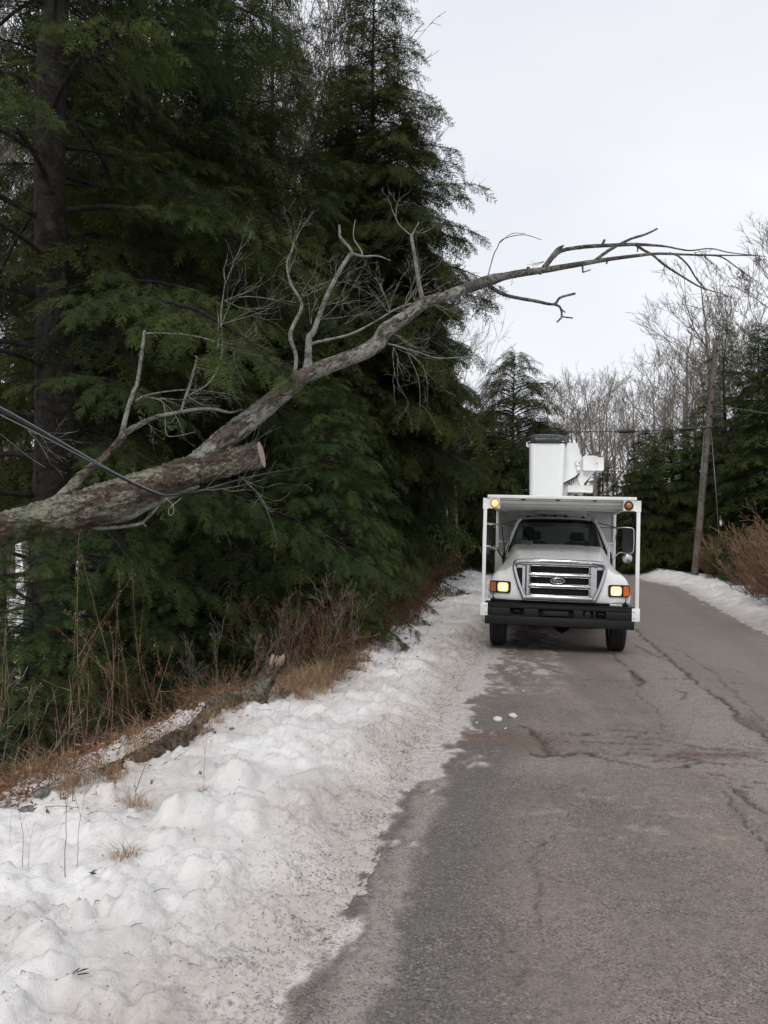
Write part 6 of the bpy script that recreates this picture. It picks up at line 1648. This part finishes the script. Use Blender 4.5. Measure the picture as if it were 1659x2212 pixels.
# thicket left of the bucket, behind
for k in range(34):
    D = rg.uniform(36, 43); x_ = rg.uniform(950, 1090); p = at_px(x_, D)
    if p.x > float(road_l(p.y)) - 1.2: continue
    put_shrub('grey', p.x, p.y, rg.uniform(2.0, 3.4), 'tall greyish leafless thicket bush beyond the truck on the left side', 'thicket bushes beyond the truck', 'thicket_bush')
for k in range(44):
    y = rg.uniform(12.5, 31); x = float(bank_l(y)) - rg.uniform(-.25, 1.1)
    put_shrub('red', x, y, rg.uniform(.55, .95), 'low red-brown bush matted along the bank toward the truck', 'matted red-brown bushes toward the truck')
for k in range(24):
    y = rg.uniform(19, 31); x = float(bank_l(y)) - rg.uniform(-.1, 1.0)
    put_shrub('fine', x, y, rg.uniform(.45, .8), 'low brown leafless bush on the bank left of the truck', 'low bushes left of the truck', 'thicket_bush')
# brown thicket at the right edge
for k in range(72):
    D = rg.uniform(16.5, 42); e = float(W2F(D)) + 0.1 + 3.2 * rg.random(); xx_ = float(road_r(D)) + e; s = rg.uniform(1.1, 1.9)
    put_shrub('fine', xx_, D, s * (0.7 if e < float(W2F(D)) + .8 else 1), 'brown leafless bush in the thicket behind the right snow bank', 'thicket bushes right of the road', 'thicket_bush')
# broad-leaved evergreen bush left of the truck
def laurel(seed, H, n):
    rg = np.random.default_rng(seed); g = Geo(); V = []; Tt = []
    for k in range(n):
        a = rg.random() * 6.3; el = rg.uniform(0.05, 1.4); r_ = H * 0.62 * rg.uniform(.55, 1.0); c = np.array([math.cos(a) * math.cos(el) * r_, math.sin(a) * math.cos(el) * r_, H * 0.15 + math.sin(el) * H * 0.8 * rg.uniform(.6, 1)])
        if k % 9 == 0: g.tube([(0, 0, -.1), c * .5 + rg.normal(0, .06, 3), c], [0.02, .012, .004], 4, caps=False)
        t = rg.random()
        for j in range(7):
            b = j * 0.9 + rg.random(); d = np.array([math.cos(b), math.sin(b), rg.uniform(-.3, .5)]); d /= np.linalg.norm(d); s = np.cross(d, [0, 0, 1.0]); s /= np.linalg.norm(s); L = rg.uniform(.06, .10); w = L * .17
            p = c + d * .01; V += [p, p + d * L * .5 + s * w, p + d * L - np.array([0, 0, .02]), p + d * L * .5 - s * w]; Tt += [t] * 4
    m = np_mesh('laurel_leaves', np.array(V), [np.arange(len(V)).reshape(-1, 4)], False, {'tint': np.array(Tt)}); m.materials.append(M['broadleaf'])
    w = g.mesh('laurel_stems', True); w.materials.append(M['twig_grey']); return w, m
LR = [laurel(1, 1.6, 900), laurel(2, 1.3, 700)]
for i, (x, D, s) in enumerate([(925, 30, 1.3), (955, 31, 1.3), (985, 33.5, 1.4), (1008, 35.5, 1.5), (1030, 38, 1.6), (900, 28, 1.2), (955, 28.6, 1.0), (935, 34, 1.7), (980, 31.5, 1.2)]):
    p = at_px(x, D); b = float(bank_l(p.y)); p.x = min(p.x, b - 0.2); p.z = tz(p.x, p.y) + .1
    r = empty('evergreen_bush', p, i * 1.1, 'broad-leaved evergreen bush beside the bank, left of the truck', 'bush', 'broad-leaved bushes left of the truck'); r.scale = (s, s, s)
    link('stems', LR[i % 2][0], r); link('leaves', LR[i % 2][1], r)
for i, (x, D, s) in enumerate([(1585, 36, 1.3), (1600, 34, 1.1), (1570, 38, 1.2)]):
    p = at_px(x, D); r = empty('evergreen_bush', p, i * 1.9, 'broad-leaved evergreen bush between the guy wire and the brown thicket', 'bush', 'broad-leaved bushes right of the pole'); r.scale = (s, s, s)
    link('stems', LR[i % 2][0], r); link('leaves', LR[i % 2][1], r)

def grass_tuft(seed, n, H, flop=1.0):
    rg = np.random.default_rng(seed); V = []; F = []; Tt = []
    for k in range(n):
        a = rg.random() * 6.3; r_ = rg.random() ** .5 * 0.10; p = np.array([math.cos(a) * r_, math.sin(a) * r_, -0.02]); b = a + rg.normal(0, .9); L = H * rg.uniform(.5, 1.1); ln = flop * rg.uniform(.3, 1.2); w = rg.uniform(.0015, .0030)
        s = np.array([-math.sin(b), math.cos(b), 0]) * w; i0 = len(V); t = rg.random(); m = 6
        for q in range(m):
            u = q / (m - 1); c = p + np.array([math.cos(b) * ln * L * u * u * .8, math.sin(b) * ln * L * u * u * .8, L * (u - 0.55 * ln * u * u)]); ww = 1 - u * .85
            V += [c - s * ww, c + s * ww]; Tt += [t, t]
        for q in range(m - 1): F.append([i0 + 2 * q, i0 + 2 * q + 1, i0 + 2 * q + 3, i0 + 2 * q + 2])
    m = np_mesh('grass_blades', np.array(V), [np.array(F)], False, {'tint': np.array(Tt)}); m.materials.append(M['grass']); return m
GT = [grass_tuft(1, 70, .34, 1.5), grass_tuft(2, 55, .40, 1.4), grass_tuft(3, 85, .28, 1.8)]
def put_tuft(x, y, s, rz, label='dry straw grass tuft on the lip of the snow bank', group='straw grass tufts along the bank', tall=1):
    o = link('grass_tuft', GT[int(rg.integers(3))]); o.location = (x, y, lz(x, y)); o.rotation_euler = (0, 0, rz); o.scale = (s, s, s * tall); tag(o, label, 'grass tuft', group)
spots = []
for k in range(58):      # the straw patch right of the stump and along the lip
    if k < 34: px, py = rg.uniform(590, 790), 0; py = np.interp(px, [590, 690, 790], [1530, 1500, 1460]) + rg.normal(-8, 10)
    else: px = rg.uniform(60, 560); py = np.interp(px, [60, 250, 430, 560], [1772, 1690, 1600, 1540]) + rg.normal(-4, 9)
    p = gp(px, py); put_tuft(p.x, p.y, rg.uniform(.7, 1.25) * (1.15 if k < 34 else .75), rg.random() * 6)
for k in range(46):
    y = rg.uniform(4.8, 9.5); x = float(bank_l(y)) - rg.uniform(-.1, .75); put_tuft(x, y, rg.uniform(.6, 1.1), rg.random() * 6)
for k in range(40):
    y = rg.uniform(11, 26); x = float(bank_l(y)) - rg.uniform(-.1, .5); put_tuft(x, y, rg.uniform(.8, 1.4), rg.random() * 6)
for (px, py, s) in [(285, 1760, .8), (300, 1775, .7), (270, 1885, .55), (255, 1900, .45), (440, 1735, .45), (425, 1742, .4), (500, 1660, .35), (590, 1650, .3)]:
    p = gp(px, py); put_tuft(p.x, p.y, s, rg.random() * 6, 'small flattened straw tuft poking out of the snow on the near bank', 'straw tufts in the snow', .6)
# dry flower stalks with drooping heads
def weed(seed, H, head=True, br=3):
    rg = np.random.default_rng(seed); g = Geo(); pts = [np.array([0, 0, -.03])]; d = np.array([rg.normal(0, .12), rg.normal(0, .12), 1.0])
    for k in range(8): d = d + rg.normal(0, .07, 3); d /= np.linalg.norm(d); pts.append(pts[-1] + d * H / 8)
    g.tube(pts, np.linspace(.0032, .0014, 9), 4, caps=False); V = []; Tt = []
    ends = [(pts[-1], d)]
    for k in range(br):
        q = pts[rg.integers(3, 8)]; e = d + rg.normal(0, .55, 3); e[2] = abs(e[2]); L = H * rg.uniform(.15, .4); g.tube([q, q + e * L * .5, q + e * L + np.array([0, 0, .02])], [.0022, .0016, .001], 3, caps=False); ends.append((q + e * L, e))
    if head:
        for (q, e) in ends:
            for j in range(26):
                c = q - e * rg.uniform(-.03, .10) * H * .8 + rg.normal(0, .012, 3); a = rg.normal(0, 1, 3); a /= np.linalg.norm(a); b = np.cross(a, rg.normal(0, 1, 3)); b /= np.linalg.norm(b); s = rg.uniform(.004, .011)
                V += [c, c + a * s, c + b * s * .8]; Tt += [rg.random()] * 3
    w = g.mesh('weed_stem', True); w.materials.append(M['twig_tan'])
    m = None
    if V: m = np_mesh('weed_seeds', np.array(V), [np.arange(len(V)).reshape(-1, 3)], False, {'tint': np.array(Tt)}); m.materials.append(M['deadleaf'])
    return w, m
WD = [weed(1, .9), weed(2, .75), weed(3, 1.1, True, 5), weed(4, .8, False, 2)]
def put_weed(x, y, k, s, lab, group):
    r = empty('dry_weed', (x, y, lz(x, y)), rg.random() * 6, lab, 'weed', group); r.scale = (s, s, s); link('stem', WD[k][0], r)
    if WD[k][1]: link('seed_head', WD[k][1], r)
for (px, py, k, s) in [(140, 1918, 3, .62), (48, 1893, 3, .42), (165, 1905, 3, .5), (145, 1740, 3, .8), (130, 1770, 3, .85), (155, 1770, 3, .9), (438, 1735, 3, .5), (545, 1580, 3, .35), (625, 1575, 3, .35), (668, 1620, 1, .28), (690, 1620, 3, .22), (20, 1850, 3, .3), (450, 1640, 1, .3), (60, 1900, 3, .3)]:
    p = gp(px, py); put_weed(p.x, p.y, k, s, 'thin dry stalk sticking up out of the near snow bank', 'dry stalks in the snow')
for k in range(44):
    y = rg.uniform(5.2, 14); x = float(bank_l(y)) - rg.uniform(.0, 1.1); put_weed(x, y, int(rg.integers(3)), rg.uniform(.7, 1.35), 'tall dry weed with drooping seed heads along the lip of the bank', 'dry weeds along the bank')
# matted dead leaves and broken stems along the lip and down the slope
rgl = np.random.default_rng(66); V = []; Tt = []; g = Geo()
for k in range(15000):
    y = 4.6 + 24 * rgl.random() ** 1.5; e = rgl.normal(0.25, 0.42); x = float(bank_l(y)) - e
    if e < -.25 and rgl.random() < .8: continue
    z = lz(x, y) + abs(rgl.normal(0, .05)); a = rgl.normal(0, 1, 3); a[2] *= .5; a /= np.linalg.norm(a); b_ = np.cross(a, rgl.normal(0, 1, 3)); b_ /= np.linalg.norm(b_); s = rgl.uniform(.008, .026)
    c = np.array([x, y, z]); V += [c - a * s, c + b_ * s * .5, c + a * s, c - b_ * s * .5]; Tt += [rgl.random()] * 4
    if k % 5 == 0:
        L = rgl.uniform(.1, .45); h = rgl.uniform(.0, .6); d = np.array([rgl.normal(0, 1), rgl.normal(0, 1), rgl.uniform(.1, 1.2)]); d /= np.linalg.norm(d); p0 = np.array([x, y, lz(x, y)]); g.tube([p0, p0 + d * L * .5 + rgl.normal(0, .02, 3), p0 + d * L - np.array([0, 0, .1 * L])], [.003, .0025, .001], 3, caps=False)
me = np_mesh('dead_leaves', np.array(V), [np.arange(len(V)).reshape(-1, 4)], False, {'tint': np.array(Tt)}); me.materials.append(M['deadleaf']); o = link('leaf_litter', me); tag(o, 'matted dead leaves along the lip of the left bank', kind='stuff')
o = g.build('broken_stems', M['twig_tan'], smooth=True); tag(o, 'broken dead stems matted along the lip of the left bank', kind='stuff')
# litter of twigs and dead leaves on the snow; snow lumps on the road; gravel
rgd = np.random.default_rng(91); g = Geo()
for k in range(110):
    y = 2.0 + 14 * rgd.random() ** 1.5; w = float(road_l(y) - bank_l(y)); x = float(bank_l(y)) + w * (0.05 + .8 * rgd.random()); z = lz(x, y) + .004; a = rgd.random() * 6.3; L = rgd.uniform(.02, .08)
    g.tube([(x, y, z), (x + math.cos(a) * L * .5, y + math.sin(a) * L * .5, z + .006 + .01 * rgd.random()), (x + math.cos(a + .3) * L, y + math.sin(a + .3) * L, z)], [.0014, .0014, .0008], 4)
for (px, py, s) in [(503, 1752, .06), (163, 2142, .04), (193, 1934, .03), (600, 1700, .03), (705, 1828, .02)]:
    p = gp(px, py); 
    for j in range(3): 
        a = rgd.normal(.5, .5); q = p + Vector((rgd.normal(0, .015), rgd.normal(0, .01), .01)); g.tube([q, q + Vector((math.cos(a), math.sin(a), .1)) * s * .6, q + Vector((math.cos(a), math.sin(a), .05)) * s], [.002, .003, .001], 5)
o = g.build('twig_litter', M['bark_tip'], smooth=True); tag(o, 'broken twigs and bits of bark scattered on the snow', kind='stuff')
V = []; F = []; n_ = 0
for k in range(9000):
    y = 1.9 + 12 * rgd.random() ** 2.0; u = rgd.random()
    if u < .6: x = float(road_l(y)) + rgd.normal(-.05, .20)
    elif u < .72: x = float(bank_l(y)) + float(road_l(y) - bank_l(y)) * rgd.random()
    else: x = float(road_l(y)) + rgd.uniform(0, 5)
    s = rgd.uniform(.0022, .0055) * (1 if y < 6 else 1.3); z = lz(x, y) + s * .5 if x < float(road_l(y)) + .38 else .008
    c = np.array([x, y, z]); q = rgd.uniform(.6, 1.1, (6, 1)) * s * np.array([[1, 0, 0], [-1, 0, 0], [0, 1, 0], [0, -1, 0], [0, 0, .8], [0, 0, -.8]])
    V.append(q + c); F.append(np.array([[0, 2, 4], [2, 1, 4], [1, 3, 4], [3, 0, 4], [2, 0, 5], [1, 2, 5], [3, 1, 5], [0, 3, 5]]) + 6 * k)
me = np_mesh('gravel', np.concatenate(V), [np.concatenate(F)]); me.materials.append(M['stone']); o = link('gravel', me); tag(o, 'loose gravel and grit on the snow edge and asphalt', kind='stuff')
for i, (px, py, s) in enumerate([(1075, 1557, .40), (1108, 1550, .45), (924, 1568, .3), (1131, 1494, .16), (1092, 1575, .15), (1030, 1562, .15)]):
    p = G(px, py, 0); me = SM[i % 3].copy(); me.materials.clear(); me.materials.append(M['snow']); o = link('snow_lump', me); o.location = (p.x, p.y, .02 * s * 2); s *= .9; o.scale = (s, s, s); o.rotation_euler = (.2, .1, i); tag(o, 'small white lump of snow lying on the bare asphalt', 'snow lump', 'snow lumps on the road')
p = gp(877, 1392); o = link('litter_can', Geo().tube([(-.05, 0, 0), (-.045, 0, 0), (.045, 0, 0), (.05, 0, 0)], [.022, .03, .03, .022], 14).mesh('can', True)); o.data.materials.append(M['bluecan']); o.location = p + Vector((0, 0, .02)); o.scale = (.7, .7, .7); o.rotation_euler = (0, .1, .5); tag(o, 'small crushed blue can lying on the snow by the brush', 'can')
# bare branch thrown down on the far snow bank
g = Geo(); rg4 = np.random.default_rng(7); a = G(1440, 1232, .3)
for k in range(5): branchy(rg4, g, np.array([a.x + rg4.normal(0, 1.0), a.y + rg4.normal(0, 3), .45]), np.array([rg4.normal(.3, .6), rg4.normal(0, 1), .05]), 2.2, .03, 2, 4, .5, 0, rmin=.006)
o = g.build('branch_debris', M['bark_hemlock'], smooth=True); tag(o, 'dark broken branches lying on the right snow bank before the pole', kind='stuff')
